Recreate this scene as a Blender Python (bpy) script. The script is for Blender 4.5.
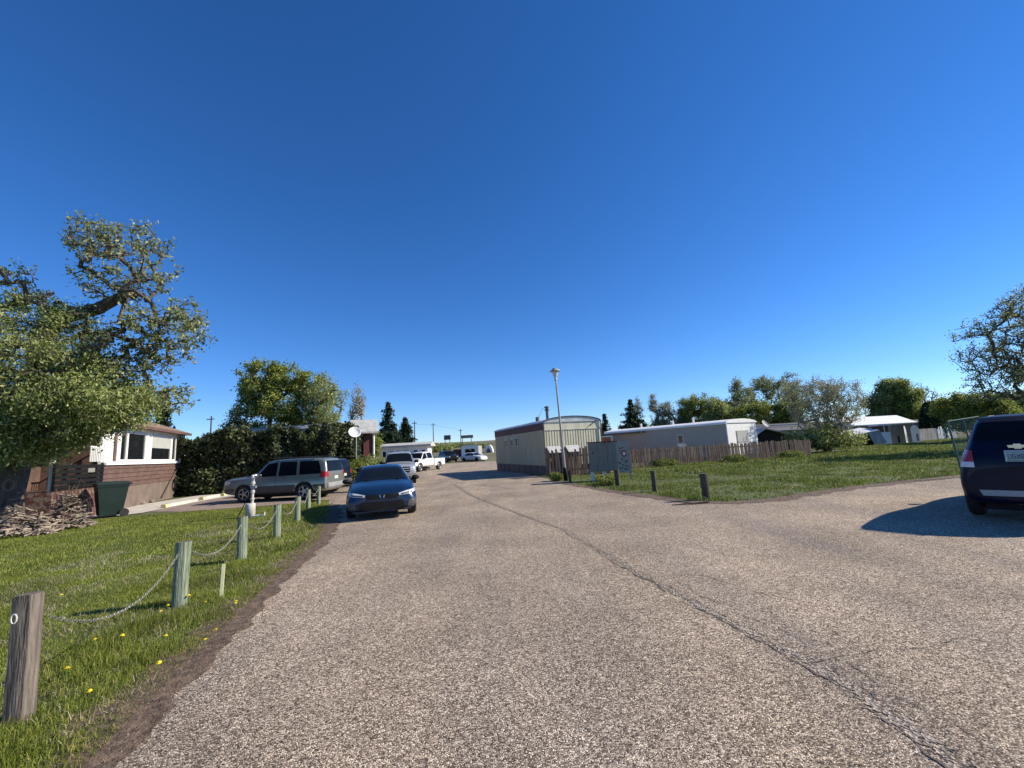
import bpy, bmesh, math, random
import numpy as np
from mathutils import Vector, Matrix
from mathutils.bvhtree import BVHTree
from mathutils import noise as mnoise

random.seed(7); RNG = np.random.default_rng(7)
R = math.radians
scene = bpy.context.scene
for o in list(bpy.data.objects): bpy.data.objects.remove(o)
COL = scene.collection

# ------------------------------------------------------------------ camera
EYE = 1.6; FPX = 430.0; ROLL = 0.055; PITCH = math.atan(65/430.0)
cd = bpy.data.cameras.new('camera'); cam = bpy.data.objects.new('camera', cd); COL.objects.link(cam)
cd.sensor_width = 36; cd.lens = 36*FPX/1024; cd.clip_end = 5000; cd.clip_start = 0.05
cam.matrix_world = Matrix.Translation((0, 0, EYE)) @ Matrix.Rotation(math.pi/2 + PITCH, 4, 'X') @ Matrix.Rotation(-ROLL, 4, 'Z')
scene.camera = cam

# ------------------------------------------------------------------ light
SUN_EL = R(33); SUN_AZ = R(85)           # azimuth clockwise from +Y
w = bpy.data.worlds.new('World'); scene.world = w; w.use_nodes = True
nt = w.node_tree; nt.nodes.clear()
sky = nt.nodes.new('ShaderNodeTexSky'); sky.sky_type = 'NISHITA'; sky.sun_disc = False
sky.sun_elevation = SUN_EL; sky.sun_rotation = SUN_AZ; sky.altitude = 1500; sky.air_density = 1.0; sky.dust_density = 0.0; sky.ozone_density = 5.0
hs = nt.nodes.new('ShaderNodeHueSaturation'); hs.inputs['Saturation'].default_value = 1.2; hs.inputs['Value'].default_value = 1.0
bg = nt.nodes.new('ShaderNodeBackground'); bg.inputs['Strength'].default_value = 0.102
wo = nt.nodes.new('ShaderNodeOutputWorld')
nt.links.new(sky.outputs[0], hs.inputs['Color']); tint = nt.nodes.new('ShaderNodeMix'); tint.data_type = 'RGBA'; tint.blend_type = 'MULTIPLY'; tint.inputs[0].default_value = 1; tint.inputs[7].default_value = (.92, .95, 1.12, 1)
nt.links.new(hs.outputs[0], tint.inputs[6]); nt.links.new(tint.outputs[2], bg.inputs[0]); nt.links.new(bg.outputs[0], wo.inputs[0])
sd = bpy.data.lights.new('sun', 'SUN'); sd.energy = 4.9; sd.angle = R(0.5); sd.color = (1.0, 0.92, 0.77)
so = bpy.data.objects.new('sun', sd); COL.objects.link(so)
SDIR = Vector((math.sin(SUN_AZ)*math.cos(SUN_EL), math.cos(SUN_AZ)*math.cos(SUN_EL), math.sin(SUN_EL)))
so.rotation_euler = SDIR.to_track_quat('Z', 'Y').to_euler(); so.location = (30, 10, 30)
vs = scene.view_settings; vs.view_transform = 'Standard'; vs.look = 'None'; vs.gamma = 1; vs.exposure = 0.56; vs.use_curve_mapping = False
scene.render.engine = 'CYCLES'

# ------------------------------------------------------------------ helpers: points
def ray(px, py):
    x = px-512; y = 384-py; c, s = math.cos(ROLL), math.sin(ROLL)
    xr = x*c+y*s; yr = -x*s+y*c; cp, sp = math.cos(PITCH), math.sin(PITCH)
    return (xr, FPX*cp-yr*sp, FPX*sp+yr*cp)
def G(px, py, z=0.0):
    r = ray(px, py); t = (z-EYE)/r[2]; return Vector((r[0]*t, r[1]*t, z))
def D(px, py, Y):
    r = ray(px, py); t = Y/r[1]; return Vector((r[0]*t, Y, EYE+r[2]*t))

# ------------------------------------------------------------------ helpers: materials
MATS = {}
def pm(name, c1, c2=None, scale=6.0, rough=0.8, bump=0.0, bscale=None, metal=0.0, spec=0.5, stretch=(1, 1, 1), coat=0.0, detail=6, c3=None, lo=.35, hi=.65):
    m = bpy.data.materials.new(name); m.use_nodes = True; n = m.node_tree.nodes; l = m.node_tree.links
    b = n['Principled BSDF']; b.inputs['Roughness'].default_value = rough; b.inputs['Metallic'].default_value = metal
    b.inputs['Specular IOR Level'].default_value = spec; b.inputs['Coat Weight'].default_value = coat; b.inputs['Coat Roughness'].default_value = 0.04
    tc = n.new('ShaderNodeTexCoord'); mp = n.new('ShaderNodeMapping'); mp.inputs['Scale'].default_value = stretch
    l.new(tc.outputs['Object'], mp.inputs[0])
    if c2 is None: c2 = tuple(min(1, x*1.18) for x in c1)
    nz = n.new('ShaderNodeTexNoise'); nz.inputs['Scale'].default_value = scale; nz.inputs['Detail'].default_value = detail; nz.inputs['Roughness'].default_value = .62
    l.new(mp.outputs[0], nz.inputs['Vector'])
    cr = n.new('ShaderNodeValToRGB'); cr.color_ramp.elements[0].position = lo; cr.color_ramp.elements[1].position = hi
    cr.color_ramp.elements[0].color = (*c1, 1); cr.color_ramp.elements[1].color = (*c2, 1)
    if c3:
        e = cr.color_ramp.elements.new((lo+hi)/2); e.color = (*c3, 1)
    l.new(nz.outputs['Fac'], cr.inputs[0]); l.new(cr.outputs[0], b.inputs['Base Color'])
    if bump > 0:
        nb = n.new('ShaderNodeTexNoise'); nb.inputs['Scale'].default_value = bscale or scale*4; nb.inputs['Detail'].default_value = 8
        l.new(mp.outputs[0], nb.inputs['Vector'])
        bp = n.new('ShaderNodeBump'); bp.inputs['Strength'].default_value = bump; bp.inputs['Distance'].default_value = 0.02
        l.new(nb.outputs['Fac'], bp.inputs['Height']); l.new(bp.outputs[0], b.inputs['Normal'])
    MATS[name] = m; return m
def leafmat(name, c1, c2, c3, trans=0.35, rough=.55):
    m = bpy.data.materials.new(name); m.use_nodes = True; n = m.node_tree.nodes; l = m.node_tree.links
    b = n['Principled BSDF']; b.inputs['Roughness'].default_value = rough; b.inputs['Specular IOR Level'].default_value = .35
    ge = n.new('ShaderNodeNewGeometry'); cr = n.new('ShaderNodeValToRGB')
    cr.color_ramp.elements[0].color = (*c1, 1); cr.color_ramp.elements[1].color = (*c3, 1)
    e = cr.color_ramp.elements.new(.5); e.color = (*c2, 1)
    l.new(ge.outputs['Random Per Island'], cr.inputs[0])
    tc = n.new('ShaderNodeTexCoord'); nz = n.new('ShaderNodeTexNoise'); nz.inputs['Scale'].default_value = .9
    l.new(tc.outputs['Object'], nz.inputs['Vector'])
    mr = n.new('ShaderNodeMapRange'); mr.inputs[1].default_value = .3; mr.inputs[2].default_value = .7; mr.inputs[3].default_value = .7; mr.inputs[4].default_value = 1.3
    l.new(nz.outputs['Fac'], mr.inputs[0])
    mx = n.new('ShaderNodeVectorMath'); mx.operation = 'SCALE'
    l.new(cr.outputs[0], mx.inputs[0]); l.new(mr.outputs[0], mx.inputs['Scale']); l.new(mx.outputs[0], b.inputs['Base Color'])
    tr = n.new('ShaderNodeBsdfTranslucent'); l.new(mx.outputs[0], tr.inputs[0])
    ms = n.new('ShaderNodeMixShader'); ms.inputs[0].default_value = trans
    l.new(b.outputs[0], ms.inputs[1]); l.new(tr.outputs[0], ms.inputs[2]); l.new(ms.outputs[0], n['Material Output'].inputs[0])
    MATS[name] = m; return m

def road_mat():
    m = bpy.data.materials.new('chip_seal'); m.use_nodes = True; n = m.node_tree.nodes; l = m.node_tree.links
    b = n['Principled BSDF']; b.inputs['Roughness'].default_value = .9; b.inputs['Specular IOR Level'].default_value = .25
    tc = n.new('ShaderNodeTexCoord')
    v = n.new('ShaderNodeTexVoronoi'); v.inputs['Scale'].default_value = 125; l.new(tc.outputs['Object'], v.inputs['Vector'])
    sp = n.new('ShaderNodeSeparateColor'); l.new(v.outputs['Color'], sp.inputs[0])
    cr = n.new('ShaderNodeValToRGB'); E = cr.color_ramp.elements
    E[0].position = 0; E[0].color = (.045, .034, .026, 1); E[1].position = 1; E[1].color = (.94, .80, .63, 1)
    for p, c in ((.25, (.15, .11, .078)), (.55, (.35, .272, .203)), (.8, (.57, .465, .36))):
        e = E.new(p); e.color = (*c, 1)
    l.new(sp.outputs[0], cr.inputs[0])
    # tone of the bigger stones, seen further off
    v2 = n.new('ShaderNodeTexVoronoi'); v2.inputs['Scale'].default_value = 26; l.new(tc.outputs['Object'], v2.inputs['Vector'])
    sp2 = n.new('ShaderNodeSeparateColor'); l.new(v2.outputs['Color'], sp2.inputs[0])
    m2 = n.new('ShaderNodeMapRange'); m2.inputs[3].default_value = .84; m2.inputs[4].default_value = 1.16; l.new(sp2.outputs[0], m2.inputs[0])
    # worn patches
    nz = n.new('ShaderNodeTexNoise'); nz.inputs['Scale'].default_value = .55; nz.inputs['Detail'].default_value = 7; nz.inputs['Roughness'].default_value = .6; l.new(tc.outputs['Object'], nz.inputs['Vector'])
    m3 = n.new('ShaderNodeMapRange'); m3.inputs[1].default_value = .3; m3.inputs[2].default_value = .7; m3.inputs[3].default_value = .74; m3.inputs[4].default_value = 1.2; l.new(nz.outputs['Fac'], m3.inputs[0])
    mu = n.new('ShaderNodeMath'); mu.operation = 'MULTIPLY'; l.new(m2.outputs[0], mu.inputs[0]); l.new(m3.outputs[0], mu.inputs[1])
    sc = n.new('ShaderNodeVectorMath'); sc.operation = 'SCALE'; l.new(cr.outputs[0], sc.inputs[0]); l.new(mu.outputs[0], sc.inputs['Scale'])
    # wheel tracks and stains: long soft streaks along the road
    mp = n.new('ShaderNodeMapping'); mp.inputs['Rotation'].default_value = (0, 0, R(-17)); mp.inputs['Scale'].default_value = (1.1, .12, 1); l.new(tc.outputs['Object'], mp.inputs[0])
    nz2 = n.new('ShaderNodeTexNoise'); nz2.inputs['Scale'].default_value = 1; nz2.inputs['Detail'].default_value = 4; l.new(mp.outputs[0], nz2.inputs['Vector'])
    mx = n.new('ShaderNodeMix'); mx.data_type = 'RGBA'; mx.blend_type = 'MULTIPLY'
    cr2 = n.new('ShaderNodeValToRGB'); cr2.color_ramp.elements[0].position = .35; cr2.color_ramp.elements[1].position = .6
    cr2.color_ramp.elements[0].color = (.80, .80, .81, 1); cr2.color_ramp.elements[1].color = (1.0, .97, .92, 1)
    l.new(nz2.outputs['Fac'], cr2.inputs[0]); mx.inputs[0].default_value = 1; l.new(sc.outputs[0], mx.inputs[6]); l.new(cr2.outputs[0], mx.inputs[7])
    l.new(mx.outputs[2], b.inputs['Base Color'])
    bp = n.new('ShaderNodeBump'); bp.inputs['Strength'].default_value = .9; bp.inputs['Distance'].default_value = .006; bp.invert = True
    l.new(v.outputs['Distance'], bp.inputs['Height']); l.new(bp.outputs[0], b.inputs['Normal'])
    MATS['road'] = m; return m

road_mat()
pm('soil', (.06, .037, .023), (.21, .142, .09), 14, .95, 1.0, 55, c3=(.125, .083, .055))
pm('lawn_soil', (.045, .075, .016), (.105, .125, .035), 3.5, .95, .5, 30, c3=(.065, .1, .022))
pm('field_soil', (.045, .065, .014), (.11, .10, .038), 1.6, .95, .6, 12, c3=(.085, .105, .026))
pm('far_field', (.085, .085, .035), (.17, .15, .075), .05, .95, 0)
pm('parking', (.20, .145, .115), (.30, .23, .19), 2.2, .9, .3, 90)
pm('concrete', (.42, .38, .33), (.55, .51, .45), 2.5, .9, .3, 60)
pm('tar', (.04, .032, .026), (.17, .13, .10), 30, .9, .4, 80)
pm('grey_wood', (.055, .044, .034), (.21, .175, .14), 7, .9, .8, 22, stretch=(4, 4, .35))
pm('green_wood', (.10, .13, .085), (.29, .33, .23), 8, .9, .7, 22, stretch=(4, 4, .4))
pm('dark_post', (.045, .04, .028), (.12, .11, .07), 8, .9, .6, 22, stretch=(4, 4, .4))
pm('picket', (.085, .052, .034), (.36, .26, .19), 3.5, .9, .6, 20, stretch=(6, 6, .25), c3=(.16, .10, .07))
pm('chain', (.20, .19, .17), (.34, .32, .29), 40, .5, 0, metal=.5)
pm('bark', (.045, .034, .026), (.13, .10, .078), 7, .95, 1.0, 18, stretch=(2, 2, .5))
pm('pale_bark', (.20, .17, .14), (.36, .32, .27), 7, .95, .6, 18, stretch=(2, 2, .5))
pm('cut_wood', (.40, .29, .18), (.55, .43, .3), 12, .85, .3)
pm('split_wood', (.09, .066, .048), (.40, .325, .255), 5, .9, .7, 20, stretch=(1, 1, 4))
pm('white_paint', (.72, .71, .68), (.82, .81, .78), 3, .6, .1)
pm('cream_wall_shaded', (.44, .38, .24), (.54, .47, .30), 1.2, .7, .15, 20, stretch=(1, 1, .4))  # trailer cream for the long wall, its shade put into the colour
pm('cream_end_lit', (.66, .60, .42), (.82, .76, .56), 2, .7, .15, 20, stretch=(2, 2, .3))  # same trailer cream, painted brighter for the sunlit end
pm('maroon', (.085, .03, .028), (.13, .045, .04), 2, .7, .1)
pm('roof_metal', (.50, .50, .48), (.68, .68, .65), 1.5, .45, .1, metal=.2)
pm('grey_siding', (.38, .335, .28), (.43, .38, .325), 1.0, .65, .05)
pm('white_siding', (.74, .73, .70), (.82, .81, .78), 2, .6, .1)
pm('brown_siding', (.085, .048, .038), (.14, .08, .064), 2.0, .8, .2, 20, stretch=(1, 1, 2))
pm('skirting', (.13, .095, .075), (.18, .135, .11), 2.0, .85, .2, 20)
pm('shingle', (.13, .085, .055), (.29, .20, .135), 9, .95, .9, 25, stretch=(1, 1, 2))
pm('dark_roof', (.07, .07, .075), (.12, .12, .125), 3, .8, .2)
pm('grey_roof', (.36, .35, .33), (.50, .49, .46), 3, .8, .3, 12)
pm('red_brick', (.11, .03, .025), (.17, .055, .045), 12, .9, .4)
pm('brick', (.085, .03, .024), (.17, .12, .10), 6, .9, .5, lo=.5, hi=.56)
pm('black_paint', (.008, .008, .008), (.014, .014, .014), 5, .6, .1, spec=.2)
pm('glass', (.010, .012, .014), (.014, .016, .018), 2, .04, 0, spec=.6)
pm('curtain', (.30, .30, .28), (.45, .45, .42), 14, .8, 0, stretch=(1, 1, .1))
pm('car_glass', (.006, .008, .011), (.008, .010, .014), 2, .06, 0, spec=.08)
pm('tyre', (.012, .012, .012), (.022, .022, .022), 20, .85, .2)
pm('rim', (.36, .36, .37), (.48, .48, .49), 20, .3, 0, metal=.8)
pm('dark_rim', (.05, .05, .055), (.08, .08, .085), 20, .35, 0, metal=.6)
pm('blue_paint', (.005, .018, .046), (.006, .021, .054), 4, .3, 0, spec=.4, metal=.2, coat=.6)
pm('silver_paint', (.25, .26, .24), (.28, .29, .27), 4, .32, 0, metal=.55, coat=.8)
pm('navy_paint', (.002, .003, .016), (.003, .004, .020), 4, .42, 0, spec=.2, coat=.12)
pm('dark_paint', (.006, .009, .018), (.008, .011, .022), 4, .3, 0, spec=.3, coat=.4)
pm('white_car', (.68, .68, .67), (.74, .74, .73), 4, .3, 0, coat=.8)
pm('pale_silver', (.42, .43, .42), (.5, .51, .5), 4, .3, 0, metal=.4, coat=.8)
pm('cladding', (.055, .055, .055), (.08, .08, .08), 20, .6, .1)
pm('grey_strip', (.30, .30, .30), (.36, .36, .35), 20, .45, .05)
pm('chrome', (.62, .62, .62), (.7, .7, .7), 4, .15, 0, metal=1)
pm('lamp_glass', (.50, .52, .54), (.62, .64, .66), 30, .12, 0, coat=.5)
pm('red_lamp', (.32, .012, .012), (.40, .02, .018), 30, .2, 0, coat=.8)
pm('clear_lamp', (.6, .58, .56), (.7, .68, .66), 30, .2, 0, coat=.8)
pm('plate', (.46, .52, .46), (.52, .57, .50), 10, .5, 0)
pm('plate_ink', (.03, .07, .06), (.04, .09, .07), 10, .5, 0)
pm('bin_green', (.006, .018, .015), (.010, .026, .021), 5, .45, .1)
pm('steel', (.34, .34, .33), (.48, .48, .46), 8, .45, .2, metal=.6)
pm('lamp_steel', (.27, .26, .23), (.40, .38, .34), 3, .5, .1, metal=.3)
pm('box_grey', (.165, .155, .135), (.225, .21, .185), 4, .5, .15, metal=.3)
pm('sign_pale', (.38, .34, .31), (.62, .59, .55), 14, .7, .3)
pm('sign_face', (.24, .225, .19), (.38, .355, .30), 7, .6, 0)
pm('sign_red', (.42, .02, .03), (.5, .03, .04), 7, .6, 0)
pm('sign_dark', (.07, .075, .075), (.1, .105, .105), 7, .6, 0)
pm('yellow_paint', (.48, .40, .14), (.62, .56, .34), 9, .8, .2)
pm('stake_paint', (.62, .62, .34), (.72, .72, .45), 5, .8, .2)
pm('orange_wood', (.34, .11, .035), (.42, .16, .06), 5, .8, .2)
pm('weathered_board', (.24, .22, .20), (.42, .40, .37), 3, .9, .4, 15, stretch=(1, 1, .3))
pm('tan_board', (.28, .22, .18), (.42, .34, .29), 3, .9, .4, 15, stretch=(.3, .3, 2))
pm('pole_wood', (.06, .05, .04), (.11, .09, .07), 5, .9, .3)
pm('petal', (.80, .60, .02), (.88, .72, .04), 50, .6, 0)
pm('stem_green', (.08, .15, .03), (.12, .2, .04), 50, .6, 0)
pm('mesh_green', (.03, .085, .075), (.05, .12, .10), 20, .5, 0, metal=.3)
pm('sun_red', (.40, .05, .04), (.5, .1, .08), 5, .6, 0)
leafmat('leaf_olive', (.11, .145, .03), (.245, .29, .075), (.50, .52, .25), .45)
leafmat('leaf_blue', (.10, .13, .04), (.21, .24, .085), (.42, .44, .24), .42)
leafmat('leaf_bright', (.10, .135, .02), (.20, .24, .04), (.36, .39, .10), .42)
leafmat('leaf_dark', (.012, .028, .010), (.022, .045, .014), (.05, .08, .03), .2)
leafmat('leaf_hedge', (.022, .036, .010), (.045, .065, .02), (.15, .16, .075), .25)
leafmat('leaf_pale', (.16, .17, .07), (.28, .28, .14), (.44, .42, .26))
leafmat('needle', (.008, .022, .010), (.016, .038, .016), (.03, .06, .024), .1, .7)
leafmat('grass_blade', (.07, .11, .010), (.20, .245, .022), (.38, .36, .11), .38)
leafmat('field_blade', (.05, .085, .008), (.13, .18, .018), (.34, .34, .12), .35)
leafmat('straw', (.28, .24, .15), (.38, .33, .22), (.48, .43, .30), .2)
M = MATS

# ------------------------------------------------------------------ helpers: objects
def tag(o, label=None, cat=None, group=None, kind=None):
    if label: o['label'] = label
    if cat: o['category'] = cat
    if group: o['group'] = group
    if kind: o['kind'] = kind
    return o
def thing(name, label, cat, loc=(0, 0, 0), rz=0.0, group=None):
    o = bpy.data.objects.new(name, None); COL.objects.link(o); o.empty_display_size = .2
    o.location = loc; o.rotation_euler = (0, 0, rz); return tag(o, label, cat, group)
def link_mesh(name, me, mat, parent=None, smooth=False):
    if isinstance(mat, str): mat = M[mat]
    me.materials.append(mat); o = bpy.data.objects.new(name, me); COL.objects.link(o)
    if parent is not None: o.parent = parent
    if smooth: me.shade_smooth()
    return o
class MB:
    def __init__(s): s.v = []; s.f = []
    def add(s, vs_, fs):
        n = len(s.v); s.v += [tuple(v) for v in vs_]; s.f += [tuple(n+i for i in f) for f in fs]; return s
    def box(s, x0, x1, y0, y1, z0, z1, mtx=None):
        P = [(x0, y0, z0), (x1, y0, z0), (x1, y1, z0), (x0, y1, z0), (x0, y0, z1), (x1, y0, z1), (x1, y1, z1), (x0, y1, z1)]
        if mtx is not None: P = [mtx @ Vector(p) for p in P]
        return s.add(P, [(0, 3, 2, 1), (4, 5, 6, 7), (0, 1, 5, 4), (1, 2, 6, 5), (2, 3, 7, 6), (3, 0, 4, 7)])
    def tube(s, p0, p1, r0, r1=None, n=8, cap=True):
        if r1 is None: r1 = r0
        p0 = Vector(p0); p1 = Vector(p1); d = (p1-p0)
        if d.length < 1e-6: return s
        d.normalize(); a = d.orthogonal().normalized(); b = d.cross(a); P = []
        for p, r in ((p0, r0), (p1, r1)):
            for i in range(n):
                t = 2*math.pi*i/n; P.append(p+a*(r*math.cos(t))+b*(r*math.sin(t)))
        F = [(i, (i+1) % n, n+(i+1) % n, n+i) for i in range(n)]
        if cap: F += [tuple(range(n-1, -1, -1)), tuple(range(n, 2*n))]
        return s.add(P, F)
    def lathe(s, prof, n=16, c=(0, 0, 0), cap=True):
        P = []; F = []
        for r, z in prof:
            for i in range(n):
                t = 2*math.pi*i/n; P.append((c[0]+r*math.cos(t), c[1]+r*math.sin(t), c[2]+z))
        for k in range(len(prof)-1):
            for i in range(n):
                F.append((k*n+i, k*n+(i+1) % n, (k+1)*n+(i+1) % n, (k+1)*n+i))
        if cap: F += [tuple(range(n-1, -1, -1)), tuple(range((len(prof)-1)*n, len(prof)*n))]
        return s.add(P, F)
    def prism(s, poly, a, b, axis='y'):     # poly in the other two axes
        n = len(poly)
        def mk(p, t):
            return {'y': (p[0], t, p[1]), 'x': (t, p[0], p[1]), 'z': (p[0], p[1], t)}[axis]
        P = [mk(p, a) for p in poly]+[mk(p, b) for p in poly]
        F = [tuple(range(n)), tuple(range(2*n-1, n-1, -1))]+[(i, n+i, n+(i+1) % n, (i+1) % n) for i in range(n)]
        return s.add(P, F)
    def mesh(s, name):
        me = bpy.data.meshes.new(name); me.from_pydata(s.v, [], s.f)
        bm = bmesh.new(); bm.from_mesh(me); bmesh.ops.recalc_face_normals(bm, faces=bm.faces); bm.to_mesh(me); bm.free(); return me
    def build(s, name, mat, parent=None, smooth=False, bevel=0):
        me = s.mesh(name)
        if bevel:
            bm = bmesh.new(); bm.from_mesh(me)
            bmesh.ops.bevel(bm, geom=bm.edges[:], offset=bevel, segments=2, affect='EDGES', clamp_overlap=True); bm.to_mesh(me); bm.free()
        return link_mesh(name, me, mat, parent, smooth)
def bx(name, mat, parent, *a, **k):
    return MB().box(*a).build(name, mat, parent, **k)
def copy_tree(o, parent=None):
    c = o.copy(); COL.objects.link(c)
    if parent is not None: c.parent = parent
    for ch in list(o.children): copy_tree(ch, c)
    return c
def npmesh(name, V, F, mat, parent=None, smooth=False):
    """V (N,3), F (M,k) all faces the same size"""
    me = bpy.data.meshes.new(name); k = F.shape[1]
    me.vertices.add(len(V)); me.vertices.foreach_set('co', V.astype(np.float32).ravel())
    me.loops.add(F.size); me.loops.foreach_set('vertex_index', F.astype(np.int32).ravel())
    me.polygons.add(len(F)); me.polygons.foreach_set('loop_start', np.arange(0, F.size, k, dtype=np.int32))
    me.update(calc_edges=True); return link_mesh(name, me, mat, parent, smooth)
def pip(P, poly):
    x, y = P[:, 0], P[:, 1]; ins = np.zeros(len(P), bool); n = len(poly); j = n-1
    for i in range(n):
        xi, yi = poly[i]; xj, yj = poly[j]
        c = ((yi > y) != (yj > y)) & (x < (xj-xi)*(y-yi)/((yj-yi)+1e-12)+xi); ins ^= c; j = i
    return ins

# ------------------------------------------------------------------ ground
def terrain_z(x, y):
    d = max(0.0, y-66); return 0.036*d if d < 260 else 0.036*260+(d-260)*.004
def ground():
    xs = [-900, -500, -300, -200, -140, -100, -70, -50, -35, -25, -18, -12, -8, -4, 0, 4, 8, 12, 18, 25, 35, 50, 70, 100, 140, 200, 300, 500, 900]
    ys = [-60, -20, -5, 0, 5, 10, 15, 20, 30, 40, 50, 60, 66, 75, 90, 110, 140, 180, 230, 280, 326, 400, 600, 1200]
    V = []; F = []
    for y in ys:
        for x in xs:
            V.append((x, y, terrain_z(x, y)+(mnoise.noise(Vector((x*.01, y*.01, 0)))*3 if y > 150 else 0)))
    nx = len(xs)
    for j in range(len(ys)-1):
        for i in range(nx-1): F.append((j*nx+i, j*nx+i+1, (j+1)*nx+i+1, (j+1)*nx+i))
    me = bpy.data.meshes.new('ground'); me.from_pydata(V, [], F)
    o = link_mesh('ground', me, 'field_soil', None, True); tag(o, kind='structure')
    me.materials.append(M['far_field'])
    for p in me.polygons:
        if p.center.y > 64: p.material_index = 1
    return o
ground()
def rag(poly, step=.12, amp=.05, freq=2.0, keep=()):
    out = []; n = len(poly)
    for i in range(n):
        a = Vector(poly[i]); b = Vector(poly[(i+1) % n]); L = (b-a).length; k = 1 if i in keep else max(1, int(L/step)); nn = Vector((-(b-a).y, (b-a).x))/max(L, 1e-6)
        for t in range(k):
            p = a+(b-a)*(t/k)
            if i not in keep:
                q = Vector((p.x*freq, p.y*freq, 3.1)); p = p+nn*amp*(mnoise.noise(q)*1.6+mnoise.noise(q*4)*.8)
            out.append((p.x, p.y))
    return out
def sheet(name, poly, z, mat):
    bm = bmesh.new(); vs_ = [bm.verts.new((x, y, z)) for x, y in poly]
    f = bm.faces.new(vs_); f.normal_update()
    if f.normal.z < 0: f.normal_flip()
    bmesh.ops.triangulate(bm, faces=[f])
    me = bpy.data.meshes.new(name); bm.to_mesh(me); bm.free()
    o = link_mesh(name, me, mat); tag(o, kind='structure'); return o
LEFT_EDGE = [(-1.6, 0.2), (-2.0, 1.6), (-2.37, 2.62), (-2.81, 4.17), (-3.35, 6.2), (-3.95, 9.0), (-4.75, 11.4), (-5.6, 13.6), (-6.6, 15.6)]
FIELD_EDGE = [(-.6, 33.5), (1.3, 24.0), (1.75, 20.2), (2.6, 16.6), (3.3, 14.4), (4.3, 11.35), (5.2, 10.75), (6.3, 10.9), (9.7, 12.5), (13.4, 13.6), (20, 15.8), (40, 22)]
LOT_EDGE = [(-7.2, 17.1), (-9.0, 16.5), (-12.2, 15.8), (-15.0, 15.3)]
road_poly = LEFT_EDGE+[(-7.2, 17.2), (-9.0, 17.6), (-9.5, 22.5), (-9.6, 30), (-12, 36), (-16, 46), (-22, 64), (18, 64), (6, 48), (-.6, 33.9)]+FIELD_EDGE[1:]+[(44, 10), (40, -10), (-1.6, -10)]
sheet('road', rag(road_poly, .15, .05, 1.6, keep=(12, 13, 14, 15, 16, 17, 18)), .010, 'road')
dirt = [(-2.6, .2), (-2.85, 1.6), (-2.8, 2.7), (-3.22, 4.2), (-3.7, 6.2), (-4.3, 9.0), (-5.15, 11.4), (-5.9, 13.6), (-6.8, 15.6), (-6.4, 15.6), (-5.45, 13.6), (-4.6, 11.4), (-3.78, 9.0), (-3.2, 6.2), (-2.68, 4.17), (-2.26, 2.62), (-1.7, 1.6), (-1.2, .2)]
sheet('dirt_strip', rag(dirt, .08, .09, 2.6), .015, 'soil')
dirt2 = [(1.6, 22), (1.6, 20.2), (2.45, 16.6), (3.15, 14.3), (4.15, 11.2), (5.2, 10.55), (6.3, 10.7), (9.7, 12.3), (13.4, 13.4), (20, 15.6), (20, 16.1), (13.4, 13.9), (9.7, 12.85), (6.3, 11.3), (5.2, 11.15), (4.6, 11.7), (3.6, 14.5), (2.9, 16.6), (2.1, 20.2), (2.0, 22)]
sheet('dirt_edge', rag(dirt2, .1, .1, 2.2), .014, 'soil')
sheet('parking_area', rag([(-6.6, 15.6), (-7.2, 17.1), (-9.0, 16.6), (-12.2, 16.0), (-13.9, 16.6), (-14.6, 19.3), (-14.9, 24.5), (-9.3, 26), (-9.0, 18)], .2, .04, 1.5), .014, 'parking')
sheet('path', [(-15.0, 14.9), (-13.9, 16.3), (-14.4, 19.3), (-14.8, 24.8), (-17.6, 25.2), (-17.2, 19.0), (-16.2, 15.2)], .022, 'concrete')

# cracks in the road: jagged strips of dark joint
def crack(name, pts, w0, seed, z=.0145):
    rnd = random.Random(seed); L = []; Rr = []
    for i in range(len(pts)-1):
        a = Vector(pts[i]); b = Vector(pts[i+1]); n = max(2, int((b-a).length/.05)); d = (b-a).normalized(); nn = Vector((-d.y, d.x))
        for t in range(n):
            p = a+(b-a)*t/n; q = Vector((p.x*2.2, p.y*2.2, seed)); off = mnoise.noise(q)*.09+mnoise.noise(q*6)*.03
            wd = w0*(.25+abs(mnoise.noise(q*3+Vector((0, 0, 9))))*2.2)*(.6+.8*rnd.random())
            L.append(p+nn*(off+wd)); Rr.append(p+nn*(off-wd))
    V = [(p.x, p.y, z) for p in L]+[(p.x, p.y, z) for p in Rr]; n = len(L); F = [(i, i+1, n+i+1, n+i) for i in range(n-1)]
    F = [f for i, f in enumerate(F) if mnoise.noise(Vector((i*.11, seed, 0))) > -.18]
    me = bpy.data.meshes.new(name); me.from_pydata(V, [], F); o = link_mesh(name, me, 'tar'); tag(o, kind='structure')
crk = [G(x, y) for x, y in ((990, 800), (905, 735), (800, 664), (720, 622), (640, 578), (560, 530), (500, 508), (470, 496), (452, 484))]
crk = [(p.x, p.y) for p in crk]
crack('road_crack', crk, .0075, 3)
crack('road_crack', [(x+.10, y+.06) for x, y in crk[:6]], .005, 5, .0149)
crack('road_crack', [(x+.28, y+.1) for x, y in crk[:5]], .0035, 11, .0153)
crack('road_crack', [(p.x, p.y) for p in (G(830, 700), G(800, 664), G(960, 640), G(1010, 648))][1:], .003, 21, .0157)
crack('road_crack', [(p.x, p.y) for p in (G(640, 578), G(700, 575), G(780, 600), G(860, 620))], .005, 31, .0161)
crack('road_crack', [(p.x, p.y) for p in (G(400, 477), G(450, 482), G(520, 490))], .02, 41, .0165)

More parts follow.
